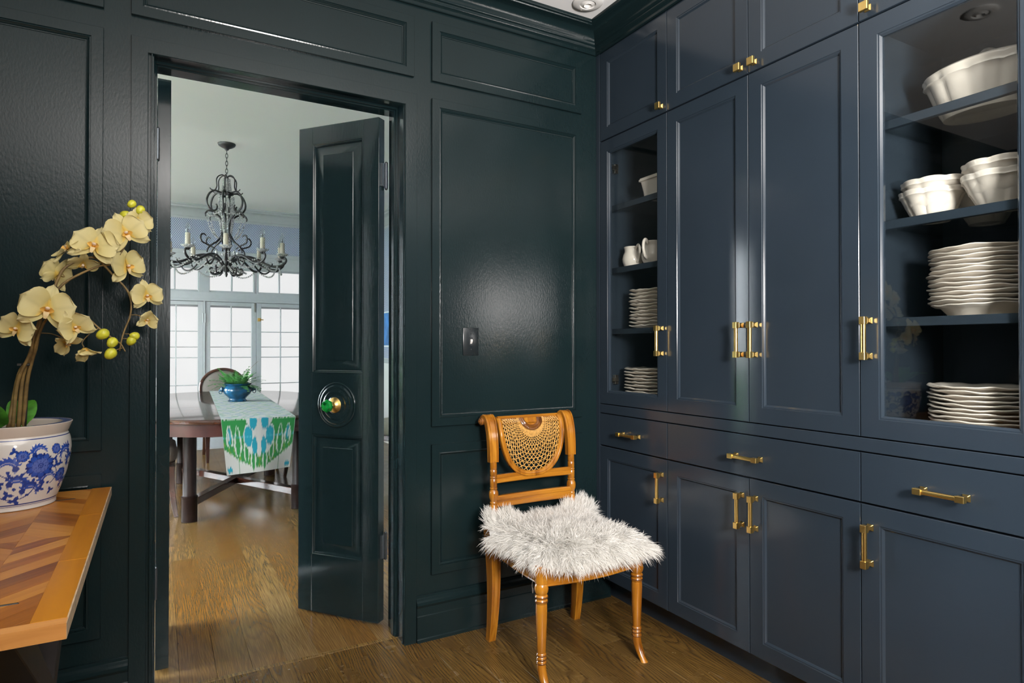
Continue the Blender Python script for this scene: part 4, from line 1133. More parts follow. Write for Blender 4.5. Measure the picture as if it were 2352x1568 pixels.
# ================================================================== SHEEPSKIN
sk = thing('sheepskin', 'shaggy white sheepskin draped over the seat of the fruitwood chair', 'sheepskin', (CX, CY, 0.44))
lobes = [(-2.32, .004, .25), (-.80, .055, .25), (2.45, .066, .22), (.70, .070, .22), (-1.57, .012, .5), (PI, -.028, .4), (0.0, .0, .4)]
def skin_r(a):
    c, s = abs(math.cos(a)), abs(math.sin(a))
    r = 1.0 / ((c / .245) ** 3.2 + (s / .232) ** 3.2) ** (1 / 3.2)
    for a0, d, w in lobes:
        da = (a - a0 + PI) % (2 * PI) - PI
        r += d * math.exp(-(da / w) ** 2)
    return r + .008 * math.sin(9 * a + 1) + .006 * math.sin(17 * a)
def skin_pt(a, q):
    R = skin_r(a); r = R * q
    x, y = r * math.cos(a), -0.035 + r * math.sin(a)
    z = .030 + .022 * (1 - q ** 2) + .010 * math.sin(17 * x + 2) * math.cos(14 * y) * (1 - q)
    z += -.012 * math.exp(-((x * .35 + y - .02) / .03) ** 2) * (1 - q * .5)
    # front and sides hang over the rails, the rear lobes ride up against the posts
    z -= max(0, q - .72) ** 1.3 * .20 * (1 if math.sin(a) < .55 else .25)
    rear = max(0, (y - .10) / .12)
    z += .030 * min(1, rear) + (.034 * max(0, q - .8) / .2 * min(1, rear) if abs(x) > .12 else 0)
    return x, y, z
nA, nQ = 96, 14
mb = MB(); rings = [[skin_pt(2 * PI * j / nA, max(q / nQ, 1e-3)) for j in range(nA)] for q in range(nQ + 1)]
mb.loops(rings, True, True, False)
hide = mb.build('hide', M_FUR, sk, smooth=180)
pigment(hide, np.tile([.80, .79, .76], (len(hide.data.vertices), 1)))
NL = 30000
aa = RNG.uniform(0, 2 * PI, NL); qq = np.sqrt(RNG.uniform(0, 1, NL)) * 1.0
qq = np.where(RNG.uniform(0, 1, NL) < .25, RNG.uniform(.86, 1.0, NL), qq)
roots = np.array([skin_pt(a, q) for a, q in zip(aa, qq)])
e = 1e-3
pa = np.array([skin_pt(a + e, q) for a, q in zip(aa, qq)]) - roots; pq = np.array([skin_pt(a, q + e) for a, q in zip(aa, qq)]) - roots
nrm = np.cross(pq, pa); nrm /= np.linalg.norm(nrm, axis=1, keepdims=True) + 1e-12
nrm[nrm[:, 2] < 0] *= -1
out = pq / (np.linalg.norm(pq, axis=1, keepdims=True) + 1e-12)
clump = np.stack([np.sin(roots[:, 0] * 55 + 3 * np.sin(roots[:, 1] * 40)), np.sin(roots[:, 1] * 57 + 3 * np.sin(roots[:, 0] * 43)), np.zeros(NL)], 1)
front = np.array([0.10, -0.55, 0.0])
d0 = nrm * (0.75 - .45 * qq[:, None]) + out * (.08 + .85 * qq[:, None] ** 3) + front * .35 * (roots[:, 1:2] < .14) + clump * .38 + RNG.normal(0, .24, (NL, 3))
d0[:, 2] += np.where((roots[:, 1] > .15) & (np.abs(roots[:, 0]) > .1), .7, 0)
d0 /= np.linalg.norm(d0, axis=1, keepdims=True)
ln = (.036 + .012 * qq ** 2) * RNG.uniform(.7, 1.25, NL)
side = np.cross(d0, RNG.normal(0, 1, (NL, 3))); side /= np.linalg.norm(side, axis=1, keepdims=True) + 1e-9
wid = RNG.uniform(.0007, .0015, NL)
verts = np.zeros((NL, 9, 3), np.float32); cols = np.zeros((NL, 9, 3), np.float32)
grey = np.exp(-((roots[:, 0] * .35 + roots[:, 1] - .02) / .028) ** 2) * (roots[:, 0] > -.12)
tone = np.clip(RNG.normal(.93, .03, NL) - .22 * grey, .4, .98)
warm = np.stack([tone, tone * .985, tone * .95], 1)
phase = RNG.uniform(0, 6.28, NL)
for k in range(5):
    t = k / 4
    curl = side * (np.sin(phase + t * 5.0) * .0035 * t)[:, None]
    p = roots + d0 * (ln * t)[:, None] + curl + np.array([0, 0, -1]) * (.012 * t * t * (.25 + qq ** 4) * np.where((roots[:, 1] > .15) & (np.abs(roots[:, 0]) > .1), .2, 1))[:, None]
    w = (wid * (1.0 - .55 * t))[:, None] * side
    shade = warm * (.90 + .10 * t)
    if k < 4:
        verts[:, 2 * k], verts[:, 2 * k + 1] = p - w, p + w
        cols[:, 2 * k] = cols[:, 2 * k + 1] = shade
    else:
        verts[:, 8] = p; cols[:, 8] = shade
base_f = np.array([(0, 1, 3, 2), (2, 3, 5, 4), (4, 5, 7, 6), (6, 7, 8, 8)])
quads = (np.arange(NL)[:, None, None] * 9 + base_f[None, :3]).reshape(-1, 4)
tris = (np.arange(NL)[:, None] * 9 + np.array([6, 7, 8])[None]).reshape(-1, 3)
me = bpy.data.meshes.new('wool')
V = verts.reshape(-1, 3); me.vertices.add(len(V)); me.vertices.foreach_set('co', V.ravel())
nl = quads.size + tris.size
me.loops.add(nl); me.loops.foreach_set('vertex_index', np.concatenate([quads.ravel(), tris.ravel()]).astype(np.int32))
np_ = len(quads) + len(tris); me.polygons.add(np_)
me.polygons.foreach_set('loop_start', np.concatenate([np.arange(len(quads)) * 4, quads.size + np.arange(len(tris)) * 3]).astype(np.int32))
me.polygons.foreach_set('use_smooth', [True] * np_)
me.update(calc_edges=True); me.validate(); me.materials.append(M_FUR)
wool = link('wool', me, sk); wool['kind'] = 'stuff'
pigment(wool, cols.reshape(-1, 3))
mb = MB(); mb.tube(spline([(-.208, -.115, -.030), (-.212, -.125, -.055), (-.208, -.122, -.085), (-.213, -.124, -.105), (-.209, -.122, -.135)], 5), .0012, 5)
mb.sphere((-.209, -.122, -.128), .0028, 6, 4, (1, 1, 4)); mb.build('tie_string', M_STRING, sk, smooth=180, weld=False)

# ================================================================== CONSOLE TABLE
T = thing('console_table', 'teak table with chevron plank top and a dark crossed trestle, under the potted orchid', 'table', (0, 0, 0))
TX0, TX1, TY0, TY1, TZ = -1.40, -0.128, 1.254, 2.404, 0.750
def slab(poly, z0, z1, c=0.0008):
    cx = sum(p[0] for p in poly) / len(poly); cy = sum(p[1] for p in poly) / len(poly)
    ins = []
    for p in poly:
        d = Vector((cx - p[0], cy - p[1])); d = d.normalized() * c * 1.5 if d.length > 0 else d
        ins.append((p[0] + d.x, p[1] + d.y))
    mb = MB(); mb.loops([[(x, y, z0) for x, y in poly], [(x, y, z1 - c) for x, y in poly], [(x, y, z1) for x, y in ins]], True, True, True)
    return mb
def clip(poly, f):
    out = []
    for i in range(len(poly)):
        a, b = poly[i], poly[(i + 1) % len(poly)]; fa, fb = f(a), f(b)
        if fa >= 0: out.append(a)
        if (fa >= 0) != (fb >= 0):
            t = fa / (fa - fb); out.append((a[0] + (b[0] - a[0]) * t, a[1] + (b[1] - a[1]) * t))
    return out
BXI = TX1 - 0.052
ym = 1.835
for (a, b) in ((TY0 + .026, 1.62), (1.62, 2.03), (2.03, TY1)):
    slab([(BXI, a + .0003), (TX1 - .002, a + .0003), (TX1 - .002, b - .0003), (BXI, b - .0003)], TZ - .022, TZ).build('border_board', M_TEAKB, T, smooth=0)
slab([(TX0, TY0), (TX1, TY0), (TX1, TY0 + .0255), (TX0, TY0 + .0255)], TZ - .026, TZ).build('front_board', M_TEAKF, T, smooth=0)
MB().box(TX1 - .002, TX1 + .0005, TY0 + .001, TY1, TZ - .026, TZ - .0006).build('edge_strip', plain('lit weathered teak end', (.42, .31, .20), rough=.5, noise=.3, nscale=40), T, smooth=0)  # weathered end strip; light on this face is put into its paler colour
cw = 0.0985
for c in range(4):
    xa, xb = BXI - cw * (c + 1), BXI - cw * c
    for half, (ya, yb) in enumerate(((ym, TY1 - .004), (TY0 + .026, ym))):
        s = (-1 if half == 0 else 1) * (1 if c % 2 == 0 else -1)
        st = 0.064 if c != 1 else 0.085
        k0 = ya - 0.2
        off = 0.02 * c
        while k0 < yb + 0.2:
            p = [(xa, k0 + off), (xb, k0 + off + s * cw), (xb, k0 + off + s * cw + st), (xa, k0 + off + st)]
            p = clip(p, lambda q: q[1] - ya); p = clip(p, lambda q: yb - q[1]) if p else p
            if len(p) >= 3:
                area = abs(sum(p[i][0] * p[(i + 1) % len(p)][1] - p[(i + 1) % len(p)][0] * p[i][1] for i in range(len(p)))) / 2
                if area > 1.5e-5:
                    mb = slab(p, -.020, 0, .0005)
                    o = mb.build('plank', M_TEAK, T, smooth=0)
                    # rotate the grain along the board: mesh is stored unrotated about its own centre
                    cxp = sum(q[0] for q in p) / len(p); cyp = sum(q[1] for q in p) / len(p)
                    ang = math.atan2(s * cw, cw) - PI / 2
                    R = Matrix.Rotation(-ang, 4, 'Z') @ Matrix.Translation((-cxp, -cyp, 0))
                    o.data.transform(R); o.location = (cxp, cyp, TZ - .0006); o.rotation_euler = (0, 0, ang)
            k0 += st
slab([(TX0, TY0 + .027), (BXI - cw * 4 - .0005, TY0 + .027), (BXI - cw * 4 - .0005, TY1 - .002), (TX0, TY1 - .002)], TZ - .022, TZ - .0006).build('top_board', M_TEAK, T, smooth=0)
mb = MB().box(TX0 + .02, TX1 - .02, TY0 + .03, TY1 - .02, TZ - .028, TZ - .0215); mb.build('under_board', M_TEAK, T, smooth=0)
for x in (-0.24, -1.22):
    for s in (-1, 1):
        yc = (TY0 + TY1) / 2; a, b = yc - s * .46, yc + s * .48
        d = Vector((0, b - a, -.716)).normalized(); nn = Vector((0, -d.z, d.y)) * .038
        lo = [(x + q, a + nn.y * r, .722 + nn.z * r) for q, r in ((-.03, -1), (.03, -1), (.03, 1), (-.03, 1))]
        up = [(x + q, b + nn.y * r, .028 + nn.z * r * .0) for q, r in ((-.03, -1), (.03, -1), (.03, 1), (-.03, 1))]
        MB().hexa(lo, up).build('trestle_leg', M_STEEL, T, bevel=.002, smooth=0)
    MB().box(x - .03, x + .03, TY0 + .12, TY1 - .10, 0, .03).build('trestle_foot', M_STEEL, T, bevel=.002, smooth=0)
MB().box(-1.22, -.24, 1.80, 1.86, .34, .39).build('stretcher', M_STEEL, T, bevel=.002, smooth=0)

# ================================================================== BLUE AND WHITE PLANTER
PCX, PCY = -0.362, 2.270
pot = thing('planter', 'blue and white porcelain planter painted with flowers, on the teak table', 'planter', (PCX, PCY, 0.7500))
PROF = spline([(.098, .0), (.1035, .001), (.104, .010), (.108, .022), (.118, .050), (.129, .085), (.1375, .125), (.1405, .155), (.1385, .182), (.1335, .198), (.1325, .2005)], 14)
LIP = [(.1325, .2005), (.1315, .203), (.134, .208), (.138, .219), (.1425, .230), (.1430, .2325), (.1420, .2335)]
NTHE = 720
def pot_pattern(ph, h):
    """blue under-glaze painting: ph angle array, h height array -> 0..1 blue mask, dark line mask"""
    R = .138; mask = np.zeros_like(ph); fine = np.zeros_like(ph)
    def loc(pc, hc):
        d = (ph - math.radians(pc) + PI) % (2 * PI) - PI
        return d * R * np.clip(.7 + h * 2, .7, 1), h - hc
    def flower(pc, hc, r, n, rot=0.):
        r *= .84 if r > .03 else .66
        x, y = loc(pc, hc); rr = np.hypot(x, y) / r; a = np.arctan2(y, x) + rot
        c1, s1 = np.abs(np.cos(n * a / 2)), np.abs(np.sin(n * a / 2))
        edge = .74 + .30 * c1 ** .7
        m = np.where(rr < edge, .70 + .16 * rr, 0)
        m = np.where((rr < edge) & ((c1 < .13) | (np.abs(rr - edge) < .045)), .97, m)
        e2 = .44 + .20 * s1 ** .7
        m = np.where(rr < e2, .78, m); m = np.where((rr < e2) & ((s1 < .16) | (np.abs(rr - e2) < .04)), .97, m)
        m = np.where(rr < .20, .95, m); m = np.where((rr > .07) & (rr < .13), .75, m)
        m = np.where((rr > edge) & (rr < 1.02) & (s1 > .93), 1.0, m)
        np.maximum(mask, m, out=mask)
    def crescent(pc, hc, r, rot, flip=1):
        r *= .86
        x, y = loc(pc, hc); c, s = math.cos(rot), math.sin(rot); x, y = (c * x + s * y) * flip, -s * x + c * y
        rr = np.hypot(x, y) / r; a = np.arctan2(y, x)
        ser = .86 + .30 * (1 - ((a * 2.4) % 1.0)) * (a > -.3)
        m = (rr < ser) & (np.hypot(x - .16 * r, y + .34 * r) / r > .62) & (a > -2.9)
        vein = np.abs(np.hypot(x - .08 * r, y + .20 * r) / r - .70) < .04
        m2 = np.where(m, np.where(vein, .45, .84), 0)
        lobe = (np.hypot(x + .55 * r, y + .30 * r) / r < .24 + .10 * np.abs(np.sin(2.5 * a))) | (np.hypot(x - .10 * r, y + .55 * r) / r < .17)
        m2 = np.maximum(m2, lobe * .93)
        np.maximum(mask, m2, out=mask)
    def sprig(pc, hc, r, rot):
        r *= .86
        x, y = loc(pc, hc); rr = np.hypot(x, y) / r; a = np.arctan2(y, x) + rot
        m = rr < (.30 + .62 * np.abs(np.cos(1.5 * a)) ** 2.2) * (1 - .15 * np.abs(np.sin(6 * a)))
        np.maximum(mask, np.where(m, .92, 0), out=mask)
    def ring(pc, hc, r, a0, a1, w=.0013):
        x, y = loc(pc, hc); rr = np.hypot(x, y); a = np.degrees(np.arctan2(y, x))
        m = (np.abs(rr - r) < w) & (a > a0) & (a < a1)
        np.maximum(fine, np.where(m, .95, 0), out=fine)
    for base in (-81, 63 - 20, 183 - 20):
        b = base
        flower(b + 27.5, .122, .040, 10, .2); flower(b + 9.5, .153, .024, 8, .5)
        crescent(b + 25, .161, .024, .2); crescent(b - 3, .126, .030, .1, -1); crescent(b - 22, .16, .026, .4); flower(b - 32, .11, .036, 10, .1)
        crescent(b + 5, .076, .029, -.6); crescent(b + 18, .056, .027, -.4); crescent(b + 37, .082, .027, .2); crescent(b + 60, .148, .028, .5, -1)
        flower(b + 45, .163, .022, 6, .2); flower(b + 58, .085, .030, 9, 0); crescent(b + 72, .122, .026, .1); sprig(b + 47, .118, .018, .3)
        sprig(b - 2, .098, .016, .3); sprig(b + 8, .098, .017, 1.2); sprig(b + 14, .076, .017, 2.); sprig(b + 21, .078, .016, .7); sprig(b - 12, .078, .017, 1.4)
        sprig(b - 5, .048, .019, .2); sprig(b + 3, .030, .020, 1.0); sprig(b + 31, .056, .017, .6); sprig(b + 44, .135, .014, 1.); sprig(b + 53, .12, .015, .2)
        sprig(b + 2, .168, .016, .4); sprig(b + 27, .148, .012, 1.8); sprig(b - 14, .15, .016, 1.1); sprig(b + 66, .168, .014, .5); sprig(b + 80, .075, .018, .5); sprig(b + 84, .15, .02, .9)
        sprig(b - 20, .045, .018, 2.2); crescent(b - 30, .062, .026, .3); crescent(b + 70, .055, .024, -.3); sprig(b + 47, .045, .016, 2.)
        ring(b + 1, .132, .036, -175, -20); ring(b + 2, .078, .045, -178, 0); ring(b + 55, .115, .036, 30, 170); ring(b - 30, .10, .045, 20, 160); ring(b + 35, .092, .03, -60, 90)
    bands = (np.abs(h - .1965) < .0014) | (np.abs(h - .0185) < .0016) | (np.abs(h - .0135) < .0006)
    return np.maximum(mask, np.where(bands, .97, fine))
th = np.linspace(0, 2 * PI, NTHE, endpoint=False)
prf = np.array(PROF)
mb = MB(); mb.loops([[(r * math.cos(t), r * math.sin(t), h) for t in th] for r, h in PROF], True, True, False)
body = mb.build('pot_body', M_PORC, pot, smooth=180, weld=False, fix=False)
co = np.zeros(len(body.data.vertices) * 3, np.float32); body.data.vertices.foreach_get('co', co); co = co.reshape(-1, 3)
mk = pot_pattern(np.arctan2(co[:, 1], co[:, 0]), co[:, 2])[:, None]
glaze = np.array([.60, .57, .53]); blue = np.array([.025, .075, .36]); ink = np.array([.006, .012, .10])
colr = np.where(mk < .02, glaze, np.where(mk < .8, glaze + (blue - glaze) * np.clip(mk * 1.15, 0, 1), blue + (ink - blue) * np.clip((mk - .8) * 4.5, 0, 1)))
pigment(body, colr)
mb = MB(); mb.loops([[(r * math.cos(t), r * math.sin(t), h) for t in th[::6]] for r, h in LIP + [(.135, .2335), (.122, .2325), (.1165, .2325), (.1150, .231), (.1140, .226), (.1145, .205), (.118, .15)]])
rim = mb.build('pot_rim', M_PORC, pot, smooth=40)
co = np.zeros(len(rim.data.vertices) * 3, np.float32); rim.data.vertices.foreach_get('co', co); co = co.reshape(-1, 3)
rr = np.hypot(co[:, 0], co[:, 1]); aa2 = np.arctan2(co[:, 1], co[:, 0])
band = (rr > .119) & (rr < .139) & (co[:, 2] > .2318)
pigment(rim, np.where(band[:, None], np.array([.10, .14, .36]), np.array([.56, .49, .42])))
mb = MB(); mb.lathe([(.1155, .198), (.09, .206), (.05, .210), (0, .211)], 40); mb.build('soil', M_SOIL, pot, smooth=180)

# ================================================================== ORCHID
orc = thing('orchid', 'pale yellow moth orchid sprays growing out of the blue and white planter', 'orchid', (PCX, PCY, 0.9605))
O0 = Vector((PCX, PCY, 0.9605))
def sub(p): return tuple(Vector(p) - O0)
STEMS = {'main': ([(-0.348, 2.27, 0.9625), (-0.334, 2.25, 1.121), (-0.308, 2.23, 1.177), (-0.296, 2.21, 1.227), (-0.288, 2.2, 1.276), (-0.275, 2.2, 1.316), (-0.264, 2.2, 1.346), (-0.248, 2.2, 1.397), (-0.232, 2.2, 1.428), (-0.193, 2.2, 1.456), (-0.157, 2.2, 1.46), (-0.136, 2.2, 1.437), (-0.117, 2.21, 1.414), (-0.085, 2.21, 1.377), (-0.073, 2.21, 1.349), (-0.07, 2.21, 1.32), (-0.074, 2.21, 1.288), (-0.086, 2.21, 1.253), (-0.093, 2.2, 1.225), (-0.099, 2.2, 1.188)], .0062, .0022),
         'second': ([(-0.36, 2.262, 0.9625), (-0.346, 2.245, 1.10), (-0.316, 2.225, 1.18), (-0.290, 2.205, 1.28), (-0.264, 2.2, 1.346), (-0.248, 2.2, 1.367), (-0.229, 2.2, 1.388), (-0.193, 2.2, 1.414), (-0.151, 2.2, 1.437), (-0.116, 2.2, 1.447), (-0.096, 2.2, 1.482), (-0.078, 2.2, 1.525), (-0.063, 2.2, 1.575), (-0.042, 2.2, 1.602), (-0.061, 2.2, 1.621)], .0058, .0018),
         'third': ([(-0.338, 2.278, 0.9625), (-0.325, 2.25, 1.10), (-0.308, 2.23, 1.177), (-0.3, 2.21, 1.21), (-0.279, 2.19, 1.269), (-0.245, 2.17, 1.306), (-0.217, 2.17, 1.3), (-0.178, 2.16, 1.284), (-0.147, 2.15, 1.254), (-0.121, 2.15, 1.231), (-0.104, 2.15, 1.217), (-0.093, 2.16, 1.207), (-0.083, 2.16, 1.187)], .006, .0018),
         'fourth': ([(-0.37, 2.26, 0.9625), (-0.345, 2.25, 1.121), (-0.316, 2.23, 1.171), (-0.305, 2.21, 1.227), (-0.309, 2.2, 1.25), (-0.334, 2.16, 1.242)], .006, .002)}
for pts, r0, r1 in STEMS.values():
    sp = spline([sub(p) for p in pts], 6); n = len(sp)
    mb = MB(); mb.tube(sp, [r0 + (r1 - r0) * (i / (n - 1)) ** .6 for i in range(n)], 7); mb.build('stem', M_STEM, orc, smooth=180)
mb = MB(); mb.tube(spline([sub(p) for p in [(-0.333, 2.275, 0.9625), (-0.322, 2.25, 1.144), (-0.316, 2.24, 1.177), (-0.311, 2.232, 1.25)]], 4), .0035, 7); mb.build('stake', M_STAKE, orc, smooth=180)
for p in ((-0.262, 2.2, 1.349), ):
    mb = MB(); c = sub(p)
    for k in range(3): mb.sphere((c[0] + .007 * (k - 1), c[1] - .004, c[2] + .003 * (k % 2)), .007, 8, 5)
    mb.build('clip', M_CLIP, orc, smooth=180, weld=False)
mb = MB(); c = sub((-0.325, 2.243, 1.150)); mb.lathe([(.010, -.004), (.013, -.002), (.013, .003), (.010, .005)], 10, c); mb.box(c[0] - .022, c[0] - .008, c[1] - .003, c[1] + .003, c[2] - .003, c[2] + .003)
mb.build('clip', M_STAKE, orc, smooth=40, weld=False)

def petal_mesh(name, wide, long, cup, pinch, curl, seed):
    """thin petal lying in local XY, base at the origin, growing along +Y"""
    nu, nv = 10, 9; rnd = random.Random(seed); p1, p2 = rnd.uniform(0, 6), rnd.uniform(0, 6)
    def f(u, v):
        s = u * 2 - 1
        prof = (v ** .42) * (1 - v ** pinch) ** .55 if v < 1 else 0
        w = wide * prof * 1.28 + .05 * wide * (1 - v)
        x = s * w; y = long * v * (1 - .10 * s * s * (1 if pinch > 2 else .3))
        z = cup * (s * s * w * .6) + curl * v * v * long + .065 * long * math.sin(3.6 * s + p1) * v * v + .05 * long * math.sin(6 * v + p2) * s + .02 * long * math.sin(13 * s + 4 * v + p2) * v * abs(s)
        return x, y, z
    mb = MB(); mb.grid(f, nu, nv)
    me = mb.mesh(name, M_PETAL, smooth=180, weld=False, fix=False)
    v = np.array(mb.v); t = np.clip(v[:, 1] / long, 0, 1)[:, None]; s = np.abs(v[:, 0] / wide)[:, None]
    base = np.array([.64, .53, .19]); tipc = np.array([.74, .65, .34]); core = np.array([.72, .50, .10])
    c = base + (tipc - base) * t
    c = c * (1 - .10 * (np.abs(np.sin(s * 22)) < .12)) ; c = np.where(t < .14, core, c)
    a = me.color_attributes.new('pigment', 'FLOAT_COLOR', 'POINT'); cc = np.ones((len(v), 4), np.float32); cc[:, :3] = c; a.data.foreach_set('color', cc.ravel())
    return me
WP = [petal_mesh('petal', .60, .92, .22, 4.0, -.06, 1), petal_mesh('petal', .62, .95, .32, 4.2, -.14, 2)]
SPM = [petal_mesh('sepal', .30, .95, .25, 1.9, -.12, 3), petal_mesh('sepal', .31, .98, .30, 1.8, -.2, 4)]
def lip_mesh():
    mb = MB(); cols = []
    def addc(c): cols.extend([c] * (len(mb.v) - len(cols)))
    mb.sphere((0, .04, .16), .085, 10, 6, (1, .8, 1.2)); addc((.86, .70, .52))
    for s in (-1, 1):
        mb.grid(lambda u, v, s=s: (s * (.05 + .17 * v * math.sin(PI * (.15 + .75 * u))), -.05 + .20 * (u - .4), .05 + .20 * v + .05 * u), 5, 4); addc((.86, .52, .12))
    mb.grid(lambda u, v: ((u - .5) * .22 * (1 - .6 * v), -.08 - .26 * v, .12 + .10 * v - .12 * v * v), 5, 5); addc((.85, .66, .34))
    mb.sphere((0, -.02, .10), .06, 8, 5); addc((.75, .32, .03))
    me = mb.mesh('flower', M_PETAL, smooth=180, weld=False, fix=False)
    a = me.color_attributes.new('pigment', 'FLOAT_COLOR', 'POINT'); cc = np.ones((len(mb.v), 4), np.float32); cc[:, :3] = cols; a.data.foreach_set('color', cc.ravel())
    return me
LIPM = lip_mesh()
rr_, uu_ = Vector((.871, -.491, 0)), Vector((0, 0, 1))
FL = [((-0.053, 2.2, 1.573), .047, (.55, .75, .05), 10, 1.0), ((-0.083, 2.18, 1.535), .066, (.15, 1, .15), 25, 1.0), ((-0.161, 2.17, 1.49), .068, (-.12, .9, .35), -15, 1.0), ((-0.224, 2.2, 1.481), .054, (-.55, .5, .45), 35, 1.0),
      ((-0.083, 2.22, 1.441), .062, (.72, .45, .12), 15, 1.0), ((-0.03, 2.22, 1.355), .052, (.35, .85, .0), 12, 1.0), ((-0.029, 2.22, 1.282), .040, (.2, .8, -.1), -10, .45), ((-0.253, 2.22, 1.407), .056, (-.75, -.25, .2), 20, 1.0),
      ((-0.192, 2.21, 1.443), .046, (.1, .45, -.7), 0, 1.0), ((-0.264, 2.12, 1.301), .074, (.05, 1, .12), -12, 1.0), ((-0.331, 2.14, 1.247), .056, (-.45, .8, .05), -20, 1.0), ((-0.202, 2.13, 1.254), .052, (.38, .85, -.05), 30, .8),
      ((-0.227, 2.18, 1.212), .042, (.35, .4, -.5), 60, .8), ((-0.181, 2.14, 1.197), .044, (.25, .25, -.85), 70, .35)]
for i, (p, r, (fr_, fc, fu), roll, op) in enumerate(FL):
    P = Vector(p); toC = (Vector((0, 0, 1.2)) - P).normalized()
    nrm_ = (rr_ * fr_ + toC * fc + uu_ * fu).normalized()
    up = (uu_ - nrm_ * uu_.dot(nrm_)); up = up.normalized() if up.length > .05 else rr_
    xr = up.cross(nrm_)
    B = Matrix((xr, up, nrm_)).transposed().to_4x4() @ Matrix.Rotation(math.radians(roll), 4, 'Z')
    f = link('flower', LIPM, orc)
    f.matrix_local = Matrix.Translation(P - O0) @ B @ Matrix.Scale(r, 4)
    def petal(nm, me, ang, tilt, zoff, sc=1.0):
        o = link(nm, me, f)
        o.matrix_local = Matrix.Rotation(math.radians(ang), 4, 'Z') @ Matrix.Rotation(math.radians(tilt + (1 - op) * 70), 4, 'X') @ Matrix.Translation((0, .02, zoff)) @ Matrix.Scale(sc, 4)
    k = i % 2
    petal('sepal', SPM[k], 0, 6, -.03); petal('sepal', SPM[1 - k], 125, 8, -.035); petal('sepal', SPM[k], -125, 4, -.03)
    petal('petal', WP[k], 68, 10, .02); petal('petal', WP[1 - k], -70, 14, .025)
    # pedicel
    tgt = min((Vector(q) for s_ in STEMS.values() for q in spline(s_[0], 4)), key=lambda q: (q - (P - nrm_ * .02)).length)
    mid = (P - nrm_ * r * .45); mb = MB(); mb.tube(spline([sub(P - nrm_ * .002), sub(mid), sub((mid + tgt) / 2 + Vector((0, 0, .006))), sub(tgt)], 4), .0016, 5); mb.build('flower_stalk', M_STEM, orc, smooth=180)
for p, r in [((-0.07, 2.2, 1.629), .0114), ((-0.048, 2.2, 1.613), .0125), ((-0.086, 2.2, 1.594), .0135), ((-0.138, 2.15, 1.237), .0150), ((-0.115, 2.15, 1.213), .0142), ((-0.119, 2.15, 1.181), .0152), ((-0.07, 2.2, 1.218), .0128), ((-0.061, 2.2, 1.233), .0125)]:
    P = Vector(p)
    mb = MB(); rings = []
    for i in range(9):
        a = PI * i / 8; q = r * math.sin(a) * (1 + .06 * math.cos(3 * a))
        rings.append([(q * math.cos(2 * PI * j / 12) * (1 + .05 * math.cos(6 * PI * j / 12)), q * math.sin(2 * PI * j / 12), -r * 1.2 * math.cos(a)) for j in range(12)])
    mb.loops(rings); o = mb.build('bud', M_BUD, orc, smooth=180)
    o.location = P - O0; o.rotation_euler = (random.uniform(-.8, .8), random.uniform(.3, 1.6), 0)
    tgt = min((Vector(q) for s_ in STEMS.values() for q in spline(s_[0], 4)), key=lambda q: (q - P).length)
    if (tgt - P).length > r * .7:
        mb = MB(); mb.tube([sub(P), sub((P + tgt) / 2 + Vector((0, 0, .003))), sub(tgt)], .0014, 5); mb.build('bud_stalk', M_STEM, orc, smooth=180)
for (dx, dy, ang, ln, up) in ((-.030, -.030, 205, .16, .06), (-.055, .0, 165, .17, .09), (-.02, -.04, 250, .11, .06), (.02, .0, 95, .09, .06)):
    nu, nv = 6, 10; a = math.radians(ang); dr = Vector((math.cos(a), math.sin(a), 0)); sd = Vector((-dr.y, dr.x, 0))
    def lf(u, v):
        s = u * 2 - 1; w = .036 * math.sin(PI * min(1, .12 + .88 * v) ** .8) 
        p = Vector((dx, dy, .012)) + dr * ln * v + sd * s * w; p.z += up * math.sin(PI * v * .62) + .012 * s * s + .004 * math.sin(9 * v + 3 * s)
        return tuple(p)
    mb = MB(); mb.grid(lf, nu, nv); mb.build('leaf', M_LEAF, orc, smooth=180, weld=False)

# ================================================================== DINING TABLE
TCX, TCY = 0.52, 5.66
dt = thing('dining_table', 'long oval dark mahogany dining table on four round legs with crossed stretchers', 'table', (TCX, TCY, 0))
def oval(k, n=72):
    out = []
    for j in range(n):
        a = 2 * PI * j / n; c, s = math.cos(a), math.sin(a); p = 2.5
        r = 1.0 / ((abs(c) / (.80 + k)) ** p + (abs(s) / (1.40 + k)) ** p) ** (1 / p)
        out.append((r * c, r * s))
    return out
ov = lambda k, z: [(x, y, z) for x, y in oval(k)]
mb = MB(); mb.loops([ov(-.03, .722), ov(-.004, .722), ov(0, .728), ov(0, .742), ov(-.006, .749), ov(-.01, .75)], True, True, True); mb.build('table_top', M_MAHOG, dt, smooth=40)
mb = MB(); mb.loops([ov(-.035, .7215), ov(-.035, .640), ov(-.060, .640), ov(-.060, .7215)], True); mb.build('apron', M_MAHOGA, dt, smooth=40)
LG = [(-.325, -.79), (.40, -.77), (.40, .62), (-.325, .62)]
for x, y in LG:
    pr = [(.046, 0), (.050, .003), (.050, .160), (.053, .164), (.053, .172), (.047, .177), (.043, .183), (.043, .60), (.046, .63), (.046, .645)]
    mb = MB(); mb.lathe(pr, 28, (x, y, 0)); mb.build('leg', M_MAHOG_SHADED, dt, smooth=40)
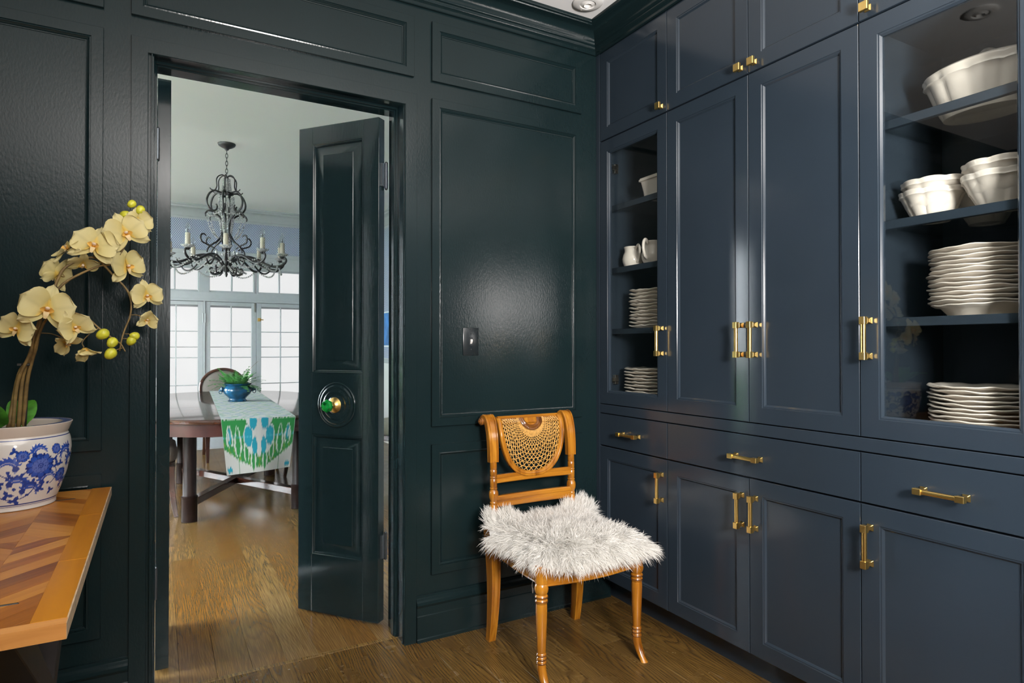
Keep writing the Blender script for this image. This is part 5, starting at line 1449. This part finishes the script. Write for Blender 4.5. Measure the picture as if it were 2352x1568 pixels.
for a, b, dz in ((LG[0], LG[2], 0.0), (LG[1], LG[3], -.002)):
    A, Bv = Vector((*a, 0)), Vector((*b, 0)); d = (Bv - A).normalized(); s = Vector((-d.y, d.x, 0)) * .030
    mid = (A + Bv) / 2; p0, p1 = A + d * .04, Bv - d * .04
    def lp(p): return [(p.x - s.x, p.y - s.y, .100 + dz), (p.x + s.x, p.y + s.y, .100 + dz), (p.x + s.x, p.y + s.y, .150 + dz), (p.x - s.x, p.y - s.y, .150 + dz)]
    mb = MB(); mb.loops([lp(p0), lp(p1)], True, True, True); mb.build('stretcher', M_MAHOG, dt, bevel=.003, smooth=0)

# runner: woven ikat cloth lying along the table and hanging over the near end
run_ = []
RA = math.radians(-2.4)
NU, NV = 130, 300
near_y, far_y, drop = 4.252, 7.075, 0.335
Lr = far_y - near_y; tot = Lr + drop + .05 + 0.14
def ikat(u, v):
    """u across 0..1, v metres from the hanging hem"""
    x = np.abs(u - .5) * 2; rng = np.sin(u * 400) * .004 + np.sin(u * 151 + 1) * .004; v = v + rng
    white = np.array([.50, .51, .50]); teal = np.array([.008, .17, .23]); green = np.array([.012, .125, .030]); lime = np.array([.085, .17, .018]); aqua = np.array([.05, .26, .32])
    C = np.tile(white, (len(u), 1))
    vv = (v % .62); w = .335
    bndv = .085 + .10 * (1 - x) ** 1.4 * -1 + .12 * x * .55
    gz = (vv > .05 + .13 * x ** 1.6 - .02) & (vv < .335)
    C = np.where(gz[:, None], green, C)
    yel = gz & (np.sin(u * 90 + 8 * vv * 9) * np.sin(vv * 75 + 3 * u) > .45) & (vv < .15 + .05 * x); C = np.where(yel[:, None], lime, C)
    def ell(cx, cy, rx, ry): return ((x - cx) / rx) ** 2 + ((vv - cy) / ry) ** 2
    def drop_(cx, cy, rx, ry, k=1.0): # pointed downward tongue
        t = np.clip((vv - (cy - ry)) / (2 * ry), 0, 1); w_ = rx * np.sin(PI * t ** (.65 * k)) ; return np.abs(x - cx) / np.maximum(w_, 1e-4)
    for (cx, cy, rx, ry, o1, col) in ((.82, .235, .085, .075, 1.0, green), (.60, .205, .095, .105, 1.0, green), (.36, .17, .075, .10, 1., green), (.17, .10, .07, .09, 1., green)):
        e = drop_(cx, cy, rx, ry); C = np.where((e < 1.15)[:, None], white, C); C = np.where((e < .66)[:, None], col, C)
    mid = (x < .34 + .05 * np.sin(vv * 40)) & (vv > .12) & (vv < .34); C = np.where(mid[:, None], white, C)
    e = ell(.30, .225, .115, .062); C = np.where((e < 1.5)[:, None], white, C); C = np.where((e < 1)[:, None], teal, C)
    e = ell(.13, .165, .075, .055); C = np.where((e < 1)[:, None], teal, C); e = ell(.16, .315, .10, .05); C = np.where((e < 1)[:, None], teal, C)
    e = ell(.82, .235, .045, .05); C = np.where((e < 1)[:, None], teal, C); e = ell(.84, .235, .02, .03); C = np.where((e < 1)[:, None], white, C)
    band = (np.abs(vv - .225) < .004) & (C[:, 0] < .5); C = np.where(band[:, None], aqua, C)
    sk_ = (x < .10) & (vv > .10) & (vv < .34); C = np.where((sk_ & (np.abs(x) < .06))[:, None], np.array([.55, .55, .54]), C)
    cor = (x > .78) & (vv < .045) & (vv > .012); C = np.where((cor & (ell(.88, .028, .08, .02) < 1))[:, None], teal, C)
    # on the table the same weave in a paler repeat
    far = v > .60
    blot = (np.sin(vv * 61 + 5 * np.sin(u * 9)) + np.sin(u * 17 + vv * 23) + .6 * np.sin(u * 41)) 
    pal = np.where((blot > 1.2)[:, None], np.array([.26, .42, .34]), np.where((blot < -1.3)[:, None], np.array([.32, .42, .52]), np.array([.56, .60, .58])))
    C = np.where((v > drop + .01)[:, None], pal, C)
    C = np.where((x > .985)[:, None], white, C)
    return C
def runner_pt(u, v):
    d = v * tot; x = (u - .5) * .440
    if d < drop:
        z = .7515 - (drop - d); k = (drop - d) / drop
        y = near_y - .004 - .010 * math.sin(2.2 * k) ; x = x * (1 - .16 * k * (1 if True else 0)) ; y += .010 * math.sin(u * 7 + 1) * k
        z += .012 * k * (u - .5) * 2
    elif d < drop + .05:
        t = (d - drop) / .05; z = .7515 + .001 * math.sin(PI / 2 * t); y = near_y + .004 * t + .046 * t
    else:
        y = near_y + (d - drop); z = .7530
        if y > far_y: 
            e_ = y - far_y; y = far_y + .004; z = .7525 - e_
    return x, y, z
c0 = Vector((0.560, near_y)); cs, sn = math.cos(RA), math.sin(RA)
def rp(u, v):
    x, y, z = runner_pt(u, v); yy = y - near_y
    return (c0.x + x * cs - yy * sn, c0.y + x * sn + yy * cs, z)
mb = MB(); mb.grid(rp, NU, NV)
rn = mb.build('table_runner', M_IKAT, smooth=180, weld=False, fix=False)
tag(rn, 'green teal and white ikat runner laid along the oval table, end hanging down', 'runner')
uu = np.tile(np.arange(NU + 1) / NU, NV + 1); vv_ = np.repeat(np.arange(NV + 1) / NV, NU + 1) * tot
pigment(rn, ikat(uu, vv_))

# blue urn with a fern
ux, uy = 0.575, 5.63
ur = thing('urn', 'squat blue glazed urn with lion mask handles on the table runner', 'planter', (ux, uy, 0.7535))
pr = [(.0, .0), (.072, .0), (.074, .006), (.064, .014), (.062, .022), (.074, .036), (.098, .060), (.112, .085), (.112, .100), (.100, .118), (.092, .126), (.096, .132), (.106, .140), (.108, .146), (.104, .148), (.098, .140), (.090, .120), (.0, .118)]
mb = MB(); mb.lathe(pr, 48); mb.build('urn_body', M_URN, ur, smooth=45)
for s in (-1, 1):
    mb = MB(); mb.sphere((s * .116, 0, .100), .020, 10, 7, (.8, 1.1, 1.1)); mb.sphere((s * .130, 0, .095), .010, 8, 5); mb.sphere((s * .120, .015, .112), .008, 8, 5); mb.sphere((s * .120, -.015, .112), .008, 8, 5)
    mb.tube([(s * .128 + .012 * math.cos(a), .016 * math.sin(a) * 0, .080 + .016 * math.sin(a)) for a in [2 * PI * i / 12 for i in range(12)]], .003, 6, closed=True)
    mb.build('mask_handle', M_URN, ur, smooth=180, weld=False)
fe = thing('fern', 'small bushy green fern growing in the blue urn on the dining table', 'fern', (ux, uy, 0.872))
rnd = random.Random(5)
for i in range(38):
    a = rnd.uniform(0, 2 * PI); ln = rnd.uniform(.11, .22); el = rnd.uniform(.35, 1.35); dr = Vector((math.cos(a), math.sin(a), 0)); sd = Vector((-dr.y, dr.x, 0))
    base = dr * rnd.uniform(.0, .05); mb = MB(); sp = []
    for k in range(9):
        t = k / 8; p = base + dr * ln * t * math.cos(el * (1 - .5 * t)) ; p.z = ln * (math.sin(el) * t - .55 * t * t * (1.4 - el) * .9); sp.append(p)
    mb.tube([tuple(p) for p in sp], [.0016 * (1 - .6 * k / 8) for k in range(9)], 4)
    for k in range(1, 9):
        for q in (0, .5):
            if k + q > 8: continue
            i0 = int(k + q - 1e-6); p = sp[k - 1].lerp(sp[k], q + .0) if q else sp[k]
            w = .030 * math.sin(PI * min(.97, (k + q) / 9 + .06)) + .004
            for s in (-1, 1):
                tip = p + sd * s * w + dr * w * .35; tip.z += rnd.uniform(-.006, .004)
                m1 = p.lerp(tip, .5); fwd = (sp[k] - sp[k - 1]).normalized() * .0075
                mb.add([tuple(p), tuple(m1 + fwd), tuple(tip), tuple(m1 - fwd)], [(0, 1, 2, 3)])
    mb.build('frond', M_FERN, fe, smooth=0, weld=False, fix=False)
mb = MB(); mb.tube(spline([(.02, -.01, 0), (.06, -.03, .10), (.11, -.05, .17), (.15, -.06, .21)], 5), [.0012] * 16, 5); mb.build('twig', M_STEM, fe, smooth=180)
mb = MB(); mb.lathe([(.088, .0), (.05, .004), (0, .006)], 24); mb.build('soil', M_SOIL, fe, smooth=180)

# ================================================================== DINING CHAIRS
def dining_chair(label, loc, rz, fab, name='dining_chair', arch=True):
    c = thing(name, label, 'chair', (*loc, 0), rz, 'dining chairs')   # faces local -Y
    for sx in (-1, 1):
        mb = MB(); rings = []
        for i in range(9):
            t = i / 8; z = .36 * (1 - t); w = .024 - .010 * t; y = -.215 - .035 * t ** 2; x = sx * (.215 + .006 * t)
            rings.append([(x - w, y - w, z), (x + w, y - w, z), (x + w, y + w, z), (x - w, y + w, z)])
        mb.loops(rings, True, True, True); mb.build('leg', M_MAHOG, c, bevel=.002, smooth=30)
        mb = MB(); rings = []
        for i in range(9):
            t = i / 8; z = .40 * (1 - t); w = .022 - .008 * t; y = .215 + .10 * t ** 1.7; x = sx * (.19)
            rings.append([(x - w, y - w, z), (x + w, y - w, z), (x + w, y + w, z), (x - w, y + w, z)])
        mb.loops(rings, True, True, True); mb.build('leg', M_MAHOG, c, bevel=.002, smooth=30)
    def pl(k, z): return [( (.245 + k) * math.copysign(abs(math.cos(a)) ** .35, math.cos(a)) * (1 - .06 * math.sin(a)), (.245 + k) * math.copysign(abs(math.sin(a)) ** .35, math.sin(a)), z) for a in [2 * PI * j / 40 for j in range(40)]]
    mb = MB(); mb.loops([pl(-.01, .335), pl(0, .338), pl(0, .385), pl(-.01, .388)], True, True, True); mb.build('seat_frame', M_MAHOG, c, smooth=40)
    mb = MB(); mb.loops([pl(-.005, .388), pl(.010, .405), pl(.014, .450), pl(.006, .490), pl(-.02, .508), pl(-.08, .516), pl(-.16, .518)], True, True, True); mb.build('seat_cushion', fab, c, smooth=50)
    # round-headed upholstered back
    def bk(th, k): 
        x = (.250 - k) * math.cos(th); z = .74 + (.225 - k) * math.sin(th) if math.sin(th) > 0 else .74 + (.24 - k) * math.sin(th)
        return x, z
    lean = lambda z: .215 + .16 * (z - .45)
    mb = MB(); rings = []
    for j in range(49):
        th = -.75 + (PI + 1.5) * j / 48; r = []
        for k, h in [(0, -.020), (0, .016), (.006, .022), (.022, .022), (.028, .016), (.028, -.020)]:
            x, z = bk(th, k); r.append((x, lean(z) - h, z))
        rings.append(r)
    mb.loops(rings, True, True, True); mb.build('back_frame', M_MAHOG, c, smooth=35)
    mb = MB(); ring = lambda k, h: [(bk(2 * PI * j / 48, k)[0], lean(bk(2 * PI * j / 48, k)[1]) - h, bk(2 * PI * j / 48, k)[1]) for j in range(48)]
    mb.loops([ring(.026, -.018), ring(.026, .010), ring(.05, .022), ring(.12, .030), ring(.20, .032)], True, True, True); mb.build('back_cushion', fab, c, smooth=60)
    for sx in (-1, 1):
        mb = MB(); mb.tube(spline([(sx * .19, .215, .39), (sx * .19, lean(.48), .48), (sx * .178, lean(.58), .58)], 4), .020, 8); mb.build('back_post', M_MAHOG, c, smooth=60)
    return c
dining_chair('round-backed taupe chair at the window end of the dining table', (0.66, 7.50), 0.06, M_TAUPE)
dining_chair('taupe dining chair tucked in beside the table leg by the open doorway', (-0.13, 5.27), math.radians(90), M_TAUPE)
dining_chair('taupe dining chair on the same side, second from the doorway', (-0.14, 6.32), math.radians(90), M_TAUPE)
dining_chair('taupe dining chair across the table, behind the hanging runner', (1.28, 6.34), math.radians(-90), M_TAUPE)
dining_chair('off white slip-covered chair by the wallpapered wall, seen through the hinge gap', (2.02, 5.75), math.radians(-60), M_WHITEFAB, name='slipper_chair')
t = thing('painting', 'small blue canvas hung on the dotted wallpaper, glimpsed past the door hinge', 'painting', (DX1 - .005, 7.35, 1.42))
MB().box(-.028, 0, -.36, .36, -.22, .22).build('stretcher_frame', M_WHITE, t, bevel=.002, smooth=0)
MB().box(-.031, -.0275, -.34, .34, -.20, .20).build('canvas', M_PAINT_ART, t, smooth=0)

# ================================================================== CHANDELIER
CHX, CHY = 0.482, 5.58
cd = thing('chandelier', 'black wrought iron chandelier with ivory candles and crystal beads above the oval table', 'chandelier', (CHX, CHY, DZ))
K = 1.0
def P3(r, z, a): return (r * math.cos(a) * K, r * math.sin(a) * K, z * K)
mb = MB(); mb.lathe([(.0, -.055), (.012, -.052), (.020, -.040), (.044, -.028), (.062, -.016), (.068, -.004), (.068, .0)], 32); mb.build('canopy', M_IRON, cd, smooth=40)
mb = MB(); z = -.050; k = 0
while z > -.275 * K:
    ring = []
    for j in range(14):
        a = 2 * PI * j / 14; x, zz = .0085 * math.cos(a), .021 * math.sin(a)
        ring.append((x if k % 2 else 0, 0 if k % 2 else x, z - .016 + zz))
    mb.tube(ring, .0024, 6, closed=True); z -= .031; k += 1
mb.build('chain', M_IRON, cd, smooth=180, weld=False)
def iron(name, prof, rad, angs, twist=0.0, taper=True):
    sp = spline([(r, 0, z) for r, z in prof], 6); n = len(sp)
    rads = [1.15 * rad * (1 - .35 * abs(2 * i / (n - 1) - 1) ** 3) if taper else rad for i in range(n)]
    for a in angs:
        mb = MB(); mb.tube([P3(p[0], p[2], a + twist * i / n) for i, p in enumerate(sp)], rads, 7); mb.build(name, M_IRON, cd, smooth=180)
A6 = [2 * PI * (i + .25) / 6 for i in range(6)]
iron('crown_wire', [(.004, -.285), (.010, -.270), (.032, -.258), (.061, -.271), (.077, -.296), (.078, -.325), (.076, -.354), (.082, -.377), (.092, -.390), (.108, -.393), (.122, -.388), (.130, -.378)], .0042, A6)
mb = MB(); mb.lathe([(.036, -.392 * K), (.044, -.396 * K), (.044, -.428 * K), (.036, -.432 * K), (.030, -.428 * K), (.030, -.396 * K), (.036, -.392 * K)], 28, cap=False)
for a in A6: mb.sphere(P3(.047, -.412, a + .5), .008, 8, 5)
mb.build('collar', M_IRON, cd, smooth=40, weld=False)
iron('cage_scroll', [(.046, -.425), (.040, -.405), (.061, -.398), (.094, -.395), (.130, -.420), (.151, -.469), (.148, -.512), (.126, -.545), (.098, -.556), (.078, -.543), (.074, -.516), (.082, -.500)], .0068, A6)
iron('body_scroll', [(.160, -.612), (.163, -.592), (.150, -.572), (.128, -.562), (.097, -.570), (.061, -.595), (.036, -.635), (.028, -.680), (.031, -.725), (.046, -.768), (.075, -.803), (.110, -.828), (.140, -.862), (.150, -.895)], .0070, A6)
iron('side_scroll', [(.155, -.765), (.170, -.752), (.190, -.758), (.198, -.785), (.190, -.812), (.165, -.826), (.130, -.838), (.092, -.860)], .0058, A6)
A10 = [2 * PI * (i + .35) / 10 for i in range(10)]
iron('arm', [(.026, -1.000), (.045, -.968), (.080, -.938), (.134, -.918), (.190, -.920), (.250, -.942), (.305, -.972), (.360, -.992), (.410, -.992), (.452, -.972), (.470, -.945), (.462, -.922), (.440, -.912)], .0088, A10)
iron('lower_scroll', [(.205, -.925), (.250, -.945), (.290, -.985), (.330, -1.014), (.375, -1.020), (.410, -1.002), (.418, -.985)], .0062, [a + .31 for a in A10])
iron('bottom_scroll', [(.030, -1.000), (.048, -1.022), (.062, -1.050), (.088, -1.064), (.115, -1.056), (.128, -1.034), (.118, -1.016), (.100, -1.020)], .0060, A10[::1])
mb = MB(); mb.lathe([(0, -1.085 * K), (.006, -1.08 * K), (.012, -1.06 * K), (.008, -1.045 * K), (.028, -1.03 * K), (.034, -1.01 * K), (.026, -.99 * K), (.014, -.975 * K), (.018, -.95 * K), (.010, -.92 * K), (.008, -.60 * K), (.010, -.44 * K), (.006, -.28 * K)], 20); mb.build('hub', M_IRON, cd, smooth=40)
for i, a in enumerate(A10):
    mb = MB(); c = P3(.440, -.912, a)
    mb.lathe([(.010, -.016), (.014, -.008), (.022, -.003), (.022, .0), (.0, .0)], 14, c); cup = mb.build('candle_cup', M_IRON, cd, smooth=40)
    mb = MB(); mb.lathe([(.012, .001), (.030, .006), (.044, .016), (.048, .022), (.044, .018), (.028, .009), (.012, .004)], 16, c, cap=False); mb.build('glass_dish', M_CRYSTAL, cup, smooth=40)
    mb = MB(); mb.lathe([(.0175, .002), (.0185, .03), (.0172, .07), (.0178, .108), (.0160, .112), (.0, .112)], 14, c); cn = mb.build('candle', M_IVORY, cd, smooth=60)
    mb = MB(); mb.lathe([(.0100, .113), (.0155, .124), (.0185, .138), (.0155, .160), (.0070, .182), (.0018, .194), (0, .195)], 12, c, cap=False); mb.build('bulb', M_BULB, cn, smooth=180)
    mb = MB(); mb.tube([(c[0], c[1], c[2] + .113), (c[0] + .002, c[1], c[2] + .130), (c[0], c[1], c[2] + .146), (c[0] - .002, c[1], c[2] + .130), (c[0], c[1] + .002, c[2] + .114)], .0016, 5); mb.build('lamp_filament', M_CHROME, cn, smooth=180)
def bead(mb, p, r):
    r *= 1.45; n = 6; b = len(mb.v); x, y, z = p
    mb.add([(x, y, z + r)] + [(x + r * math.cos(2 * PI * j / n), y + r * math.sin(2 * PI * j / n), z) for j in range(n)] + [(x, y, z - r)],
           [(0, 1 + j, 1 + (j + 1) % n) for j in range(n)] + [(n + 1, 1 + (j + 1) % n, 1 + j) for j in range(n)])
rnd = random.Random(9)
for i in range(8):
    a = 2 * PI * i / 8
    mb = MB()
    for k in range(14): bead(mb, P3(.022 + .012 * k / 13, -.29 - .0085 * k, a), .0062)
    for k in range(42):
        t = k / 41; bead(mb, P3(.052 - .030 * t + .012 * math.sin(PI * t * 1.2), -.435 - .40 * t, a + .1 * t), .0068 - .001 * t)
    s_ = mb.build('crystal_strand', M_CRYSTAL, cd, smooth=0, weld=False, fix=False); s_['kind'] = 'stuff'
for i in range(10):
    a0, a1 = A10[i], A10[i] + 2 * PI / 10; mb = MB()
    for k in range(17):
        t = k / 16; bead(mb, P3(.40 + .02 * math.sin(PI * t), -.985 - .060 * math.sin(PI * t), a0 + (a1 - a0) * t), .0062)
    for k in range(14):
        t = k / 13; bead(mb, P3(.07 + .33 * t, -.905 - .035 * math.sin(PI * t) - .05 * t, a0), .0056)
    for k in range(9): bead(mb, P3(.05 + .012 * k, -1.00 - .006 * k, a0 + .3), .0075)
    for k in range(4): bead(mb, P3(.44, -.935 - .016 * k, a0 + .04), .0070 - .001 * k)
    s_ = mb.build('crystal_strand', M_CRYSTAL, cd, smooth=0, weld=False, fix=False); s_['kind'] = 'stuff'
for i in range(6):
    a0 = A6[i]; mb = MB()
    for k in range(12): bead(mb, P3(.150 - .007 * k, -.625 - .013 * k - .03 * math.sin(PI * k / 11), a0), .0062)
    for k in range(10): bead(mb, P3(.10 + .005 * k, -.57 - .02 * math.sin(PI * k / 9), a0 + 1.05 * k / 9), .0058)
    s_ = mb.build('crystal_strand', M_CRYSTAL, cd, smooth=0, weld=False, fix=False); s_['kind'] = 'stuff'
for i in range(7):
    mb = MB(); a = 2 * PI * i / 7
    mb.lathe([(0, -.030), (.008, -.018), (.011, -.004), (.006, .006), (0, .010)], 6, P3(.085, -.880 - .02 * (i % 2), a)); mb.build('crystal_drop', M_CRYSTAL, cd, smooth=0)
bpy.context.view_layer.update()
